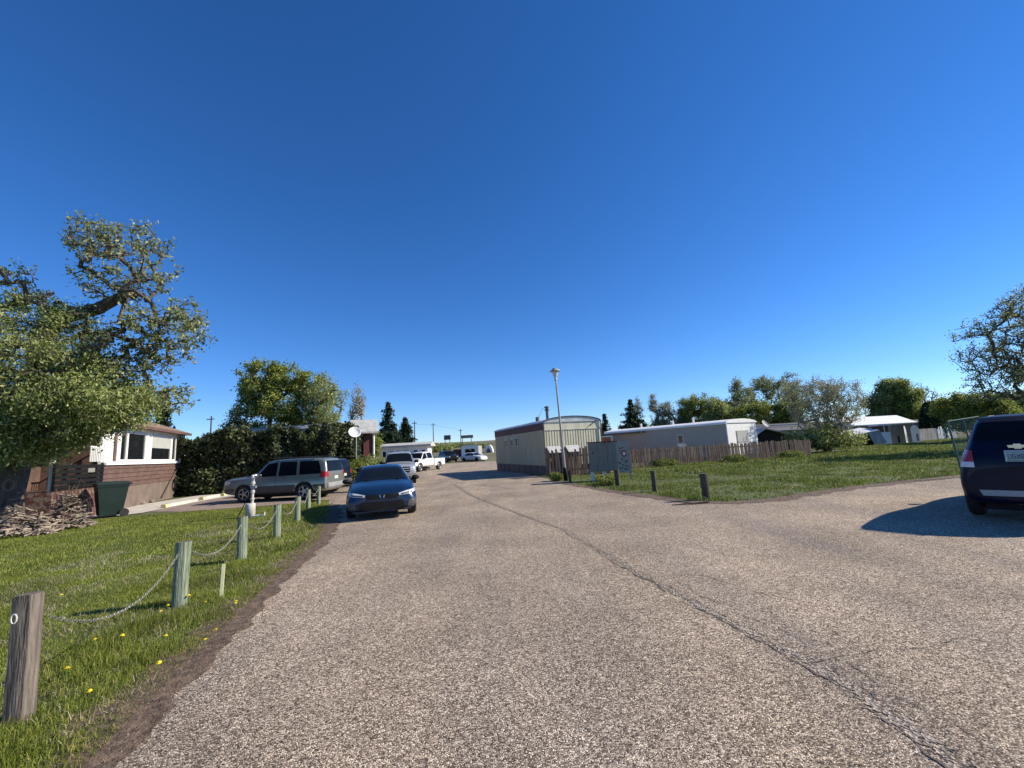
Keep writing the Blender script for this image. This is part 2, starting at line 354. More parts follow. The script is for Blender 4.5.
def worn():
    m = bpy.data.materials.new('worn_joint'); m.use_nodes = True; n = m.node_tree.nodes; l = m.node_tree.links
    b = n['Principled BSDF']; b.inputs['Roughness'].default_value = .95
    tc = n.new('ShaderNodeTexCoord'); v = n.new('ShaderNodeTexVoronoi'); v.inputs['Scale'].default_value = 60; l.new(tc.outputs['Object'], v.inputs['Vector'])
    sp = n.new('ShaderNodeSeparateColor'); l.new(v.outputs['Color'], sp.inputs[0]); cr = n.new('ShaderNodeValToRGB')
    cr.color_ramp.elements[0].color = (.06, .048, .036, 1); cr.color_ramp.elements[1].color = (.46, .38, .30, 1); l.new(sp.outputs[0], cr.inputs[0]); l.new(cr.outputs[0], b.inputs['Base Color'])
    at_ = n.new('ShaderNodeAttribute'); at_.attribute_name = 'edge'
    nz_ = n.new('ShaderNodeTexNoise'); nz_.inputs['Scale'].default_value = 22; nz_.inputs['Detail'].default_value = 6; l.new(tc.outputs['Object'], nz_.inputs['Vector'])
    ad = n.new('ShaderNodeMath'); ad.operation = 'MULTIPLY'; l.new(nz_.outputs['Fac'], ad.inputs[0]); l.new(at_.outputs['Fac'], ad.inputs[1])
    gt = n.new('ShaderNodeMath'); gt.operation = 'GREATER_THAN'; gt.inputs[1].default_value = .39; l.new(ad.outputs[0], gt.inputs[0])
    tr = n.new('ShaderNodeBsdfTransparent'); ms = n.new('ShaderNodeMixShader'); l.new(gt.outputs[0], ms.inputs[0]); l.new(tr.outputs[0], ms.inputs[1]); l.new(b.outputs[0], ms.inputs[2]); l.new(ms.outputs[0], n['Material Output'].inputs[0])
    bp = n.new('ShaderNodeBump'); bp.inputs['Strength'].default_value = 1; bp.inputs['Distance'].default_value = .01; l.new(v.outputs['Distance'], bp.inputs['Height']); l.new(bp.outputs[0], b.inputs['Normal'])
    return m
def joint(pts, wid, z):
    V = []; F = []; A_ = []
    for i, p in enumerate(pts):
        a = Vector(pts[max(0, i-1)]); b = Vector(pts[min(len(pts)-1, i+1)]); d = (b-a).normalized(); nn = Vector((-d.y, d.x)); p = Vector(p)
        for k_, e_ in ((-1, 0.0), (0, 1.0), (1, 0.0)): q = p+nn*wid[i]*k_; V.append((q.x, q.y, z)); A_.append(e_)
        if i: b0 = i*3; F += [(b0-3, b0-2, b0+1, b0), (b0-2, b0-1, b0+2, b0+1)]
    me = bpy.data.meshes.new('road_joint'); me.from_pydata(V, [], F); at_ = me.attributes.new('edge', 'FLOAT', 'POINT'); at_.data.foreach_set('value', A_)
    o = link_mesh('road_joint', me, worn()); tag(o, kind='structure')
joint([(x+.06, y+.05) for x, y in crk], [.24, .24, .2, .17, .15, .15, .2, .25, .25], .0135)

# ------------------------------------------------------------------ grass
def blades(name, P, H, W, mat, lean=.35, label=None, straw=0.0):
    n = len(P); a = RNG.uniform(0, 2*np.pi, n); la = RNG.uniform(0, 2*np.pi, n); le = np.abs(RNG.normal(0, lean, n))*H
    wx = np.cos(a)*W; wy = np.sin(a)*W; dx = np.cos(la)*le; dy = np.sin(la)*le
    V = np.zeros((n, 5, 3)); x, y, z = P[:, 0], P[:, 1], P[:, 2]
    V[:, 0] = np.stack([x-wx, y-wy, z], 1); V[:, 1] = np.stack([x+wx, y+wy, z], 1)
    V[:, 2] = np.stack([x-wx*.7+dx*.35, y-wy*.7+dy*.35, z+H*.6], 1); V[:, 3] = np.stack([x+wx*.7+dx*.35, y+wy*.7+dy*.35, z+H*.6], 1)
    V[:, 4] = np.stack([x+dx, y+dy, z+H*np.clip(1-le/H*.3, .3, 1)], 1)
    b = np.arange(n)*5
    F = np.concatenate([np.stack([b, b+1, b+3], 1), np.stack([b, b+3, b+2], 1), np.stack([b+2, b+3, b+4], 1)])
    o = npmesh(name, V.reshape(-1, 3), F, mat); tag(o, label, 'grass', kind='stuff'); return o
def nz(P, f, s=0.0):
    return np.array([mnoise.noise(Vector((p[0]*f, p[1]*f, s))) for p in P])
def scatter(n, poly, box):
    P = np.zeros((n, 3)); P[:, 0] = RNG.uniform(box[0], box[1], n); P[:, 1] = RNG.uniform(box[2], box[3], n); return P[pip(P, poly)]
POSTS = [(-3.37, 3.11, .79), (-4.0, 5.29, .72), (-4.62, 7.42, .72), (-5.12, 9.39, .70), (-5.85, 11.7, .66), (-6.8, 14.3, .66), (-7.15, 15.8, .66)]
lawn_poly = [(-2.15, 0), (-2.45, 2.6), (-2.9, 4.2), (-3.4, 6.2), (-4.05, 9), (-4.95, 11.4), (-5.8, 13.6), (-6.7, 15.6), (-7.3, 17.0), (-9, 16.45), (-12.2, 15.75), (-14.6, 14.9), (-16, 12), (-30, 12), (-30, 0)]
def near_posts(P):
    px = np.array([p[0] for p in POSTS]); py = np.array([p[1] for p in POSTS])
    xi = np.interp(P[:, 1], py, px); return np.abs(P[:, 0]-xi)
A = scatter(560000, lawn_poly, (-12, -2.2, 1.0, 7.5)); A = A[(A[:, 0] > -2.2-A[:, 1]*1.35)]
k = nz(A, 1.7); d = near_posts(A); ed = pip(A, [(x-.08*(1 if i < 8 else 0), y) for i, (x, y) in enumerate(lawn_poly)]); keep = (RNG.random(len(A)) < np.clip(.8+k*.9, .4, 1)) & (ed | ((nz(A, 3.3, 8.) > -.3) & (RNG.random(len(A)) < .8))); A = A[keep]; d = d[keep]; k = k[keep]
H = RNG.uniform(.018, .04, len(A))+np.exp(-(d/.62)**2)*RNG.uniform(.0, .11, len(A))*np.clip(.55+k*1.5, .15, 1.2)
blades('lawn_grass', A, H, RNG.uniform(.0016, .0032, len(A)), 'grass_blade', .6, 'green lawn grass with longer tufts along the chain posts')
B = scatter(260000, lawn_poly, (-20, -3.5, 7.3, 17.2)); B = B[(B[:, 0] > -3-B[:, 1]*1.32)]
k = nz(B, 1.2); B = B[RNG.random(len(B)) < np.clip(.85+k, .4, 1)]; d = near_posts(B)
blades('lawn_grass', B, RNG.uniform(.025, .055, len(B))+np.exp(-(d/.4)**2)*RNG.uniform(0, .08, len(B)), RNG.uniform(.003, .007, len(B)), 'grass_blade', .6, 'mown green lawn grass beyond the nearer chain posts')
S_ = scatter(52000, lawn_poly, (-8, -2.7, 1.2, 12)); k = nz(S_, 1.1, 5.); S_ = S_[(k > .02) | (near_posts(S_) < .3)]
S_ = S_[RNG.random(len(S_)) < .6]
blades('dry_straw', S_, RNG.uniform(.03, .09, len(S_)), RNG.uniform(.0015, .003, len(S_)), 'straw', 1.6, 'dry pale straw lying among the lawn grass')
field_poly = [(1.9, 23), (2.1, 20.2), (2.9, 16.6), (3.55, 14.4), (4.55, 11.65), (5.2, 11.1), (6.3, 11.2), (9.7, 12.8), (13.4, 13.9), (20, 16.1), (44, 25), (56, 52), (36, 48), (22, 33), (7.5, 28.5), (4.5, 23.2)]
C = scatter(420000, field_poly, (1, 30, 10.5, 34)); k = nz(C, .55, 2.)+.6*nz(C, 1.9, 4.)
keep = (RNG.random(len(C)) < np.clip(.6+k*1.4, .2, 1)*np.clip(22/C[:, 1], .3, 1.2)); C = C[keep]; k = k[keep]
blades('field_grass', C, RNG.uniform(.03, .07, len(C))+np.clip(k, 0, 1)*RNG.uniform(0, .20, len(C)), RNG.uniform(.005, .011, len(C)), 'field_blade', .6, 'rough green field grass in uneven clumps beyond the lot')
C = scatter(150000, field_poly, (8, 56, 20, 52)); k = nz(C, .3, 2.)+.5*nz(C, 1.2, 4.); keep = (RNG.random(len(C)) < np.clip(.5+k*1.3, .2, 1)); C = C[keep]; k = k[keep]
blades('field_grass', C, RNG.uniform(.06, .14, len(C))+np.clip(k, 0, 1)*RNG.uniform(0, .25, len(C)), RNG.uniform(.012, .022, len(C)), 'field_blade', .6, 'distant rough grass running up to the sheds')

# loose gravel on the dirt strip and road edges
def gravel(name, poly, box, n, r0, r1, mat, label):
    P = scatter(n, poly, box); V = []; F = []
    for p in P:
        r = random.uniform(r0, r1); b = len(V); a = random.random()*6
        for i in range(4): V.append((p[0]+r*math.cos(a+i*1.57)*random.uniform(.7, 1.2), p[1]+r*math.sin(a+i*1.57)*random.uniform(.7, 1.2), .012))
        V.append((p[0], p[1], .014+r*.8)); F += [(b, b+1, b+4), (b+1, b+2, b+4), (b+2, b+3, b+4), (b+3, b, b+4)]
    me = bpy.data.meshes.new(name); me.from_pydata(V, [], F); o = link_mesh(name, me, mat); tag(o, label, 'gravel', kind='stuff')
gravel('loose_gravel', dirt, (-7, -1, .5, 16), 13000, .003, .010, 'split_wood', 'small loose stones on the bare dirt edge')
gravel('dirt_clods', dirt, (-7, -1, .5, 16), 5000, .006, .02, 'soil', 'crumbled brown clods along the dirt edge')
gravel('loose_gravel', dirt2, (1, 20, 10, 22), 3500, .006, .022, 'split_wood', 'small loose stones along the field edge')
gravel('leaf_litter', dirt2, (1, 20, 10, 22), 2500, .01, .03, 'bark', 'brown clods and litter along the field edge')

# ------------------------------------------------------------------ trees
def leaf_quads(C, size, asp=.45, droop=0.0, svar=.35):
    n = len(C); d = RNG.normal(size=(n, 3)); d[:, 2] -= droop; d /= np.linalg.norm(d, axis=1)[:, None]
    e = RNG.normal(size=(n, 3)); s = np.cross(d, e); s /= np.linalg.norm(s, axis=1)[:, None]+1e-9
    L = size*RNG.uniform(1-svar, 1+svar, n)[:, None]
    V = np.stack([C-d*L*.5, C+s*L*asp*.5, C+d*L*.5, C-s*L*asp*.5], 1)
    return V.reshape(-1, 3), np.arange(n*4).reshape(-1, 4)
def skeleton(trunk, tips, r_tip=.012, seg=.6, jit=.12, bias=.35, power=.46, rmax=None):
    nodes = [np.array(p, float) for p in trunk]; par = [-1]+list(range(len(trunk)-1)); first = max(1, len(trunk)//3)
    order = sorted(range(len(tips)), key=lambda i: np.linalg.norm(tips[i]-nodes[-1]))
    N = np.array(nodes); tipn = []
    for i in order:
        t = tips[i]; dd = np.linalg.norm(N-t, axis=1)+bias*np.maximum(0, N[:, 2]-t[2]+.2); dd[:first] += 1e3
        j = int(np.argmin(dd)); a = N[j]; L = np.linalg.norm(t-a); k_ = max(1, int(L/seg)); prev = j; new = []
        for q in range(1, k_+1):
            p = a+(t-a)*q/k_
            if q < k_: p = p+RNG.normal(0, jit*L/k_*.5, 3)+np.array([0, 0, .06*math.sin(q/k_*3.14)*L])
            new.append(p); par.append(prev); prev = len(N)+len(new)-1
        N = np.vstack([N, new]); tipn.append(prev)
    cnt = np.zeros(len(N)); cnt[tipn] = 1
    for i in range(len(N)-1, 0, -1): cnt[par[i]] += cnt[i]
    rad = r_tip*np.maximum(cnt, 1)**power
    if rmax: rad = np.minimum(rad, rmax)
    return N, par, rad, tipn
def tubes(N, par, rad, ns=5, rmin=0):
    idx = [i for i in range(1, len(N))]; V = []; F = []
    A_ = N[[par[i] for i in idx]]; B_ = N[idx]; ra = rad[[par[i] for i in idx]]; rb = rad[idx]; ra = np.minimum(ra, rb*1.5+.004)
    d = B_-A_; L = np.linalg.norm(d, axis=1)[:, None]+1e-9; d = d/L; up = np.where(np.abs(d[:, 2:3]) > .9, np.array([[1., 0, 0]]), np.array([[0, 0, 1.]]))
    u = np.cross(d, up); u /= np.linalg.norm(u, axis=1)[:, None]; v = np.cross(d, u); n = len(idx)
    ring = []
    for c, r in ((A_, ra), (B_+d*rb[:, None]*.3, rb)):
        for i in range(ns):
            t = 2*math.pi*i/ns; ring.append(c+u*(r*math.cos(t))[:, None]+v*(r*math.sin(t))[:, None])
    V = np.stack(ring, 1).reshape(-1, 3); b = np.arange(n)*2*ns; F = []
    for i in range(ns): F.append(np.stack([b+i, b+(i+1) % ns, b+ns+(i+1) % ns, b+ns+i], 1))
    return V, np.concatenate(F)
def blob_pts(blobs, n, shell=.0):
    w_ = np.array([b[3]*b[4]*b[5]*(b[6] if len(b) > 6 else 1) for b in blobs]); w_ = w_**.8; w_ /= w_.sum(); out = []
    for b, ww in zip(blobs, w_):
        m = max(3, int(n*ww)); d = RNG.normal(size=(m, 3)); d /= np.linalg.norm(d, axis=1)[:, None]
        r = RNG.uniform(shell, 1, m)**(.45)
        out.append(np.array(b[:3])+d*r[:, None]*np.array(b[3:6]))
    return np.vstack(out)
def tree(name, label, loc, trunk, blobs, ntips, leaves_per, leaf, spread, lmat, bark='bark', r_tip=.012, trunk_r=None, cat='tree', group=None, shell=.35, seg=.6, asp=.5, droop=.2, extra=None, power=.46):
    t = thing(name, label, cat, loc, 0, group)
    tips = blob_pts(blobs, int(ntips*1.45), shell); hh_ = max(b[2]+b[5] for b in blobs); q_ = 7.5/hh_
    tips = tips[np.array([mnoise.noise(Vector((p[0]*q_+loc[0], p[1]*q_, p[2]*q_))) > -.17 for p in tips])]; N, par, rad, tn = skeleton(trunk, tips, r_tip, seg, power=power)
    if trunk_r:
        k_ = len(trunk)
        for i in range(k_): rad[i] = max(rad[i], trunk_r*(1-.5*i/k_))
        rad[0] *= 1.35
    V, F = tubes(N, par, rad, 6); npmesh('trunk', V, F, bark, t, True)
    if leaves_per > 0:
        T = N[tn]; Pn = N[[par[i] for i in tn]]; n = int(len(T)*leaves_per); ii = RNG.integers(0, len(T), n); f = RNG.random(n)[:, None]**.6
        dens = RNG.gamma(3.0, 1/3.0, len(T)); pr = dens/dens.sum(); ii = RNG.choice(len(T), n, p=pr)
        Cc = Pn[ii]*(1-f)+T[ii]*f+RNG.normal(0, spread, (n, 3))*np.array([1, 1, .8])
        V, F = leaf_quads(Cc, leaf, asp, droop); npmesh('crown', V, F, lmat, t)
    return t
def conifer(label, loc, h, r, n=30, lmat='needle', seedv=0, group=None, cat='conifer', z0=.05, dens=1.0, qs=.38):
    t = thing('spruce_tree', label, cat, loc, 0, group)
    MB().tube((0, 0, 0), (0, 0, h*.97), r*.07+.05, .02, 6).build('trunk', 'bark', t)
    P = []
    for i in range(n):
        f = i/(n-1); z = h*(z0+(1-z0)*f); L0 = 1.75*r*(1-f)**.72*RNG.uniform(.45, 1.25)+.05; m = max(6, int(14*(1-f)+5))
        for j in range(m):
            a = RNG.uniform(0, 6.28); L = L0*RNG.uniform(.65, 1.12); k_ = max(3, int(L/.16*dens))
            s = np.linspace(.1, 1, k_); zz = z-s*L*.28+s*s*L*.12
            P.append(np.stack([np.cos(a)*s*L, np.sin(a)*s*L, zz], 1)+RNG.normal(0, .05+.02*L, (k_, 3)))
    P = np.vstack(P); P = np.repeat(P, 7, 0)+RNG.normal(0, .11, (len(P)*7, 3))
    V, F = leaf_quads(P, qs, .35, .6); npmesh('crown', V, F, lmat, t); return t
def shrub_box(name, label, loc, rz, box, n, leaf, lmat, cat='hedge', rough=.3, group=None):
    """a grown hedge: leaves through an uneven volume on woody stems"""
    t = thing(name, label, cat, loc, rz, group); x0, x1, y0, y1, h = box
    P = np.zeros((n, 3)); P[:, 0] = RNG.uniform(x0, x1, n); P[:, 1] = RNG.uniform(y0, y1, n); P[:, 2] = RNG.uniform(0, 1, n)**.9*h
    s = RNG.integers(0, 4, n); P[s == 0, 1] = y0; P[s == 1, 2] = h; P[s == 2, 1] = y0+.25
    dx = np.array([mnoise.noise(Vector((p[0]*.7, p[1]*.5, p[2]*.8))) for p in P]); dz = np.array([mnoise.noise(Vector((p[0]*.45, 7, 2.))) for p in P])
    f = np.array([mnoise.noise(Vector((p[0]*2.3, p[1]*2, p[2]*2.3))) for p in P])
    P[:, 1] += -dx*rough*2-f*rough; P[:, 2] = P[:, 2]*(1+dz*.35)+(f*rough*1.1)*(P[:, 2]/h); P += RNG.normal(0, .08, P.shape); P[:, 2] = np.maximum(P[:, 2], .03)
    V, F = leaf_quads(P, leaf, .6, .1); npmesh('foliage', V, F, lmat, t)
    m = MB(); x = x0+.3
    while x < x1:
        y = (y0+y1)/2; p = Vector((x, y, 0))
        for q in range(3):
            m.tube(p, p+Vector((random.uniform(-.6, .6), random.uniform(-.5, .3), h*random.uniform(.6, .95))), .04, .012, 5, False)
        x += .9
    m.build('stems', 'bark', t); return t

# ------------------------------------------------------------------ the old willow by the brown house
tl = Vector((-14.9, 12.7, 0))
trunk = [(0, 0, -.1), (.05, 0, .9), (.1, .1, 1.8), (.0, .2, 2.7), (.25, .3, 3.5)]
t = thing('willow_tree', 'big leafy willow leaning over the brown house with a sawn thick limb', 'tree', tl)
def L_(px, py, Y): return np.array(D(px, py, Y)-tl)
limb = [np.array(trunk[-1]), L_(40, 337, 13.0), L_(68, 316, 13.05), L_(98, 309, 12.85), L_(127, 294, 12.8)]
blobs = [tuple(L_(125, 262, 12.8))+(1.5, 1.2, 1.45, .55), tuple(L_(90, 235, 12.9))+(.8, .8, .7, .35), tuple(L_(170, 330, 12.6))+(1.15, 1.1, 1.1, .6),
         tuple(L_(135, 360, 12.6))+(1.5, 1.3, .8, .5), tuple(L_(60, 385, 12.0))+(2.1, 1.7, 1.5, 2.3), tuple(L_(10, 360, 12.3))+(2.2, 2.0, 2.0, 2.4),
         tuple(L_(100, 402, 12.1))+(1.6, 1.6, .75, 2.4), tuple(L_(-60, 330, 12.8))+(2.3, 2.0, 2.2, 1.5), tuple(L_(5, 290, 13.0))+(1.2, 1.2, 1.1, .7), tuple(L_(20, 430, 11.7))+(1.8, 1.3, .75, 1.9), tuple(L_(165, 398, 13.2))+(1.0, .8, .5, .4), tuple(L_(15, 448, 11.8))+(1.5, 1.2, .55, 2.4), tuple(L_(75, 428, 12.0))+(1.2, 1.0, .45, 2.0), tuple(L_(62, 318, 12.5))+(.9, .5, .6, .9), tuple(L_(105, 330, 12.4))+(.7, .5, .5, .5)]
counts = (230, 90, 190, 110, 330, 300, 250, 160, 80, 170, 60, 150, 110, 60, 30)
tips = np.vstack([blob_pts([b_[:6]], c_, .1) for b_, c_ in zip(blobs, counts)]); tips = tips[tips[:, 2] > 1.75]
base = [np.array(p) for p in trunk]+limb[1:]
N, par, rad, tn = skeleton(base, tips, .0065, .36, .35, .2, .5, .055)
for i in range(5): rad[i] = .40-.03*i
rad[0] = .6; rad[5:9] = (.25, .20, .185, .135)
V, F = tubes(N, par, rad, 7); npmesh('trunk', V, F, 'bark', t, True)
e = Vector(limb[-1]); dd = (e-Vector(limb[-2])).normalized()
MB().tube(e-dd*.02, e+dd*.09, .142, .132, 10).build('sawn_end', 'cut_wood', t)
T = N[tn]; Pn = N[[par[i] for i in tn]]; n = 84000
dens = RNG.gamma(1.8, 1/1.8, len(T)); ctr = np.array([b[:3] for b in blobs]); wb = np.array([b[6] for b in blobs])
near = np.argmin(np.linalg.norm((T[:, None]-ctr[None])/np.array([b[3:6] for b in blobs])[None], axis=2), 1); dens *= np.clip(wb[near]*.9, .17, 2.2)
ii = RNG.choice(len(T), n, p=dens/dens.sum()); f = RNG.random(n)[:, None]**.5; airy = np.isin(near[ii], (0, 1, 2, 3, 7, 8, 10))
sg_ = np.where(airy, .085, .15)[:, None]
Cc = Pn[ii]*(1-f)+T[ii]*f+RNG.normal(0, 1, (n, 3))*sg_; ok_ = Cc[:, 2] > 1.5
V, F = leaf_quads(Cc[ok_ & ~airy], .10, .38, .9); npmesh('crown', V, F, 'leaf_olive', t)
V, F = leaf_quads(Cc[ok_ & airy], .115, .5, .3); npmesh('crown', V, F, 'leaf_blue', t)

# split wood and root pile at its foot
def chunk(mb, c, L, r, rz, tilt):
    mtx = Matrix.Translation(c) @ Matrix.Rotation(rz, 4, 'Z') @ Matrix.Rotation(tilt, 4, 'Y')
    n = 6; P = []
    for s in (-.5, .0, .5):
        for i in range(n):
            a = 6.283*i/n; rr = r*random.uniform(.6, 1.15); P.append(mtx @ Vector((s*L, rr*math.cos(a), rr*.8*math.sin(a))))
    F = [(k_*n+i, k_*n+(i+1) % n, (k_+1)*n+(i+1) % n, (k_+1)*n+i) for k_ in (0, 1) for i in range(n)]+[tuple(range(n-1, -1, -1)), tuple(range(2*n, 3*n))]
    mb.add(P, F)
def logpile(loc, rx, ry, h, n, L, r, label):
    mb = MB()
    for i in range(n):
        a = random.random()*6.28; d = random.random()**.6; x = rx*d*math.cos(a); y = ry*d*math.sin(a)
        chunk(mb, Vector((x, y, random.uniform(0, 1)*h*(1-d)+.05)), random.uniform(.5, 1)*L, random.uniform(.5, 1)*r, random.random()*3.1, random.uniform(-.5, .5))
    o = mb.build('wood_pile', 'split_wood'); o.location = loc; tag(o, label, 'wood pile', 'split wood heaped at the willow foot'); return o
logpile((-13.9, 12.2, 0), 1.15, .7, .9, 260, .5, .042, 'heap of pale split branches at the foot of the big willow')
logpile((-13.35, 13.0, 0), .6, .5, 1.25, 140, .5, .038, 'upright tangle of split wood beside the green bin')
m = MB()
for i in range(60):
    a = random.uniform(-.2, 3.3); p = Vector((0, 0, .2)); q = p+Vector((math.cos(a)*random.uniform(.3, .7), random.uniform(-.4, .4), math.sin(a)*random.uniform(.3, .95)))
    m.tube(p, q, .012, .005, 5, False); m.tube(q, q+Vector((random.uniform(-.2, .4), random.uniform(-.2, .2), random.uniform(-.4, .1))), .009, .004, 4, False)
o = m.build('brush_heap', 'bark'); o.location = (-13.4, 13.1, .3); tag(o, 'bare twiggy brush heap between the willow trunk and the bin', 'brush heap')
m = MB()
for i in range(24):
    a0 = 6.283*i/24; a1 = 6.283*(i+1)/24; m.tube((.15*math.cos(a0), 0, .15*math.sin(a0)), (.15*math.cos(a1), 0, .15*math.sin(a1)), .025, None, 6, False)
o = m.build('hanging_ring', 'skirting'); p = D(9, 485, 11.9); o.location = p; tag(o, 'pale round ring hung on the shaded willow trunk', 'ring')

# ------------------------------------------------------------------ other trees
BT = 'trees behind the hedge and homes on the left'
def simple_tree(px, ptop, wpx, Y, label, lmat, name='leafy_tree', ntips=260, lp=60, leaf=.2, bark='bark', shell=.3, lowf=.25, spread=.25, vase=False, group=None, r_tip=.014, lobes=7, asp=.55, base_z=0.0):
    b = D(px, ptop+40, Y); x = b.x; top = D(px, ptop, Y).z-base_z; w_ = wpx/FPX*Y/2; h = top; rr = random.Random(int(px*7+ptop))
    bl = []; mid = h*(lowf+1)/2; vr = h*(1-lowf)/2
    bl.append((0, 0, mid, w_*.62, w_*.62, vr*.85))
    for i in range(lobes):
        a = rr.random()*6.28; d = rr.uniform(.35, .62)*w_; z = mid+rr.uniform(-.6, .72)*vr; s = rr.uniform(.3, .48)
        bl.append((math.cos(a)*d, math.sin(a)*d, z, w_*s, w_*s, vr*s*.85))
    bl.append((rr.uniform(-.2, .2)*w_, 0, h-vr*.3, w_*.3, w_*.3, vr*.3))
    if vase: bl = [(0, 0, h*.3, w_*.35, w_*.35, h*.22)]+[(math.cos(i*.785)*w_*.55, math.sin(i*.785)*w_*.55, h*(.62+.1*rr.uniform(-1, 1)), w_*.42, w_*.42, h*.3) for i in range(8)]+[(0, 0, h*.78, w_*.45, w_*.45, h*.21)]
    tr = [(0, 0, -.1), (rr.uniform(-.1, .1), 0, h*.10), (rr.uniform(-.15, .15), 0, h*.22), (rr.uniform(-.2, .2), 0, h*.35)]
    if vase: tr = [(0, 0, -.1), (0, 0, .25), (0, 0, .6)]
    return tree(name, label, (x, Y, base_z), tr, bl, ntips, lp, leaf, spread, lmat, bark, r_tip, h*.022+.03, group=group, shell=shell, seg=h*.08, asp=asp)
simple_tree(283, 362, 100, 38, 'large yellow-green leafy tree rising behind the dark hedge', 'leaf_bright', ntips=420, lp=60, leaf=.20, spread=.22, lowf=.28, group=BT, lobes=11)
simple_tree(322, 372, 62, 37, 'olive half-bare tree right of the large leafy tree', 'leaf_olive', ntips=420, lp=28, leaf=.15, spread=.25, lowf=.3, group=BT)
simple_tree(240, 400, 46, 39, 'low bluish tree at the left foot of the large leafy tree', 'leaf_blue', ntips=160, lp=60, leaf=.2, lowf=.2, group=BT)
simple_tree(357, 382, 26, 50, 'thin grey nearly bare tree between the leafy tree and the spruces', 'leaf_pale', ntips=420, lp=6, leaf=.12, bark='pale_bark', group=BT, r_tip=.016)
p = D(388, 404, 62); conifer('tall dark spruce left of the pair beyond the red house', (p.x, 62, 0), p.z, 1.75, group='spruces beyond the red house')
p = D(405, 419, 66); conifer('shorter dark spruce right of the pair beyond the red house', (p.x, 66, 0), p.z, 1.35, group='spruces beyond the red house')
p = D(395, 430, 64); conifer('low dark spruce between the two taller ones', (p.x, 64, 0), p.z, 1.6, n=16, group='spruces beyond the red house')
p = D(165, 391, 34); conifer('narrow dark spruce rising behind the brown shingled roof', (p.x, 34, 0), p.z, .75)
simple_tree(372, 432, 22, 50, 'small bright bush tree in front of the dark spruces', 'leaf_bright', ntips=90, lp=50, leaf=.2, lowf=.1)
RT = 'trees behind the grey mobile home'
p = D(604, 415, 72); conifer('small pointed spruce left of the grey mobile home roof', (p.x, 72, 0), p.z-.0, .85, n=14, group=RT)
p = D(599, 427, 72); conifer('tiny spruce tip beside the cream trailer', (p.x, 72, 0), p.z, .55, n=10, group=RT)
p = D(630, 401, 66); conifer('dark full spruce behind the left half of the grey home', (p.x, 66, 0), p.z, 1.9, n=22, group=RT)
for px, pt, wp, lb in ((676, 404, 34, 'broad pale thin-leaved tree behind the two bare poplars'), (690, 402, 16, 'pale bushy poplar touching the round green tree'), (664, 402, 18, 'pale low poplar between the two thin bare ones'), (641, 396, 18, 'pale green narrow tree touching the dark spruce'), (656, 392, 13, 'tall thin bare poplar, first right of the dark spruce'), (671, 396, 14, 'thin bare poplar standing second right of the spruce'), (684, 404, 12, 'shortest thin bare poplar beside the round green tree')):
    simple_tree(px, pt, wp, 68, lb, 'leaf_pale', ntips=260, lp=16, leaf=.16, bark='pale_bark', lowf=.12, spread=.2, group=RT, r_tip=.016, asp=.5)
for px, pt, wp, Y, lb, lm, lp in ((700, 392, 46, 66, 'round mid-green tree behind the middle of the grey home', 'leaf_bright', 60), (722, 398, 30, 62, 'low dark green tree behind the grey home door', 'leaf_olive', 60),
        (740, 378, 46, 66, 'tall airy olive tree above the white end of the grey home', 'leaf_blue', 42), (762, 373, 40, 70, 'tallest airy tree above the dark roofs', 'leaf_blue', 34), (752, 402, 60, 60, 'broad dark green tree low behind the white home end', 'leaf_bright', 70),
        (787, 371, 40, 66, 'tall thin-leaved tree left of the grey bush', 'leaf_blue', 24), (790, 398, 44, 58, 'bright green lower tree left of the grey bush', 'leaf_bright', 70)):
    simple_tree(px, pt, wp, Y, lb, lm, ntips=300, lp=lp, leaf=.22, lowf=.15, spread=.28, group=RT)
simple_tree(824, 373, 76, 35.5, 'big grey-green vase-shaped bush half bare at the end of the picket fence', 'leaf_pale', name='large_bush', ntips=1300, lp=20, leaf=.095, bark='pale_bark', vase=True, spread=.16, r_tip=.0075)
simple_tree(828, 424, 84, 35.2, 'dense olive undergrowth at the foot of the grey-green bush', 'leaf_olive', name='shrub', ntips=160, lp=60, leaf=.15, lowf=0.05, spread=.2)
simple_tree(892, 378, 48, 62, 'dense dark olive tree rising behind the white roofed shed', 'leaf_olive', ntips=330, lp=85, leaf=.26, lowf=.12, spread=.3)
simple_tree(912, 388, 34, 60, 'mid-green tree right of the dense one behind the shed', 'leaf_bright', ntips=200, lp=60, leaf=.26, lowf=.1, spread=.3)
simple_tree(927, 380, 36, 68, 'bare grey tree behind the clipped cypress', 'leaf_pale', ntips=420, lp=4, leaf=.13, bark='pale_bark', r_tip=.018, lowf=.2)
simple_tree(948, 398, 34, 64, 'pale green tree right behind the clipped cypress', 'leaf_pale', ntips=160, lp=55, leaf=.26, lowf=.1)
simple_tree(975, 392, 70, 40, 'bright yellow-green tree behind the wire fence panel', 'leaf_bright', ntips=330, lp=75, leaf=.17, lowf=.08, spread=.22)
simple_tree(1020, 390, 60, 42, 'dull green tree behind the navy car', 'leaf_olive', ntips=260, lp=75, leaf=.2, lowf=.05, spread=.25)
# clipped cypress
t = thing('cypress_tree', 'dark clipped columnar cypress behind the white picket fence', 'tree', (D(936, 440, 53).x, 53, 0))
n = 9000; a = RNG.uniform(0, 6.28, n); z = RNG.uniform(.0, 1, n); rr = 1.15*np.minimum(1, (1-z)**.42*1.35)*RNG.uniform(.75, 1.03, n)
P = np.stack([rr*np.cos(a), rr*np.sin(a), .1+z*4.5], 1); V, F = leaf_quads(P, .26, .5, -.8); npmesh('foliage', V, F, 'leaf_dark', t)
MB().tube((0, 0, 0), (0, 0, 2.5), .12, .06, 6).build('trunk', 'bark', t)
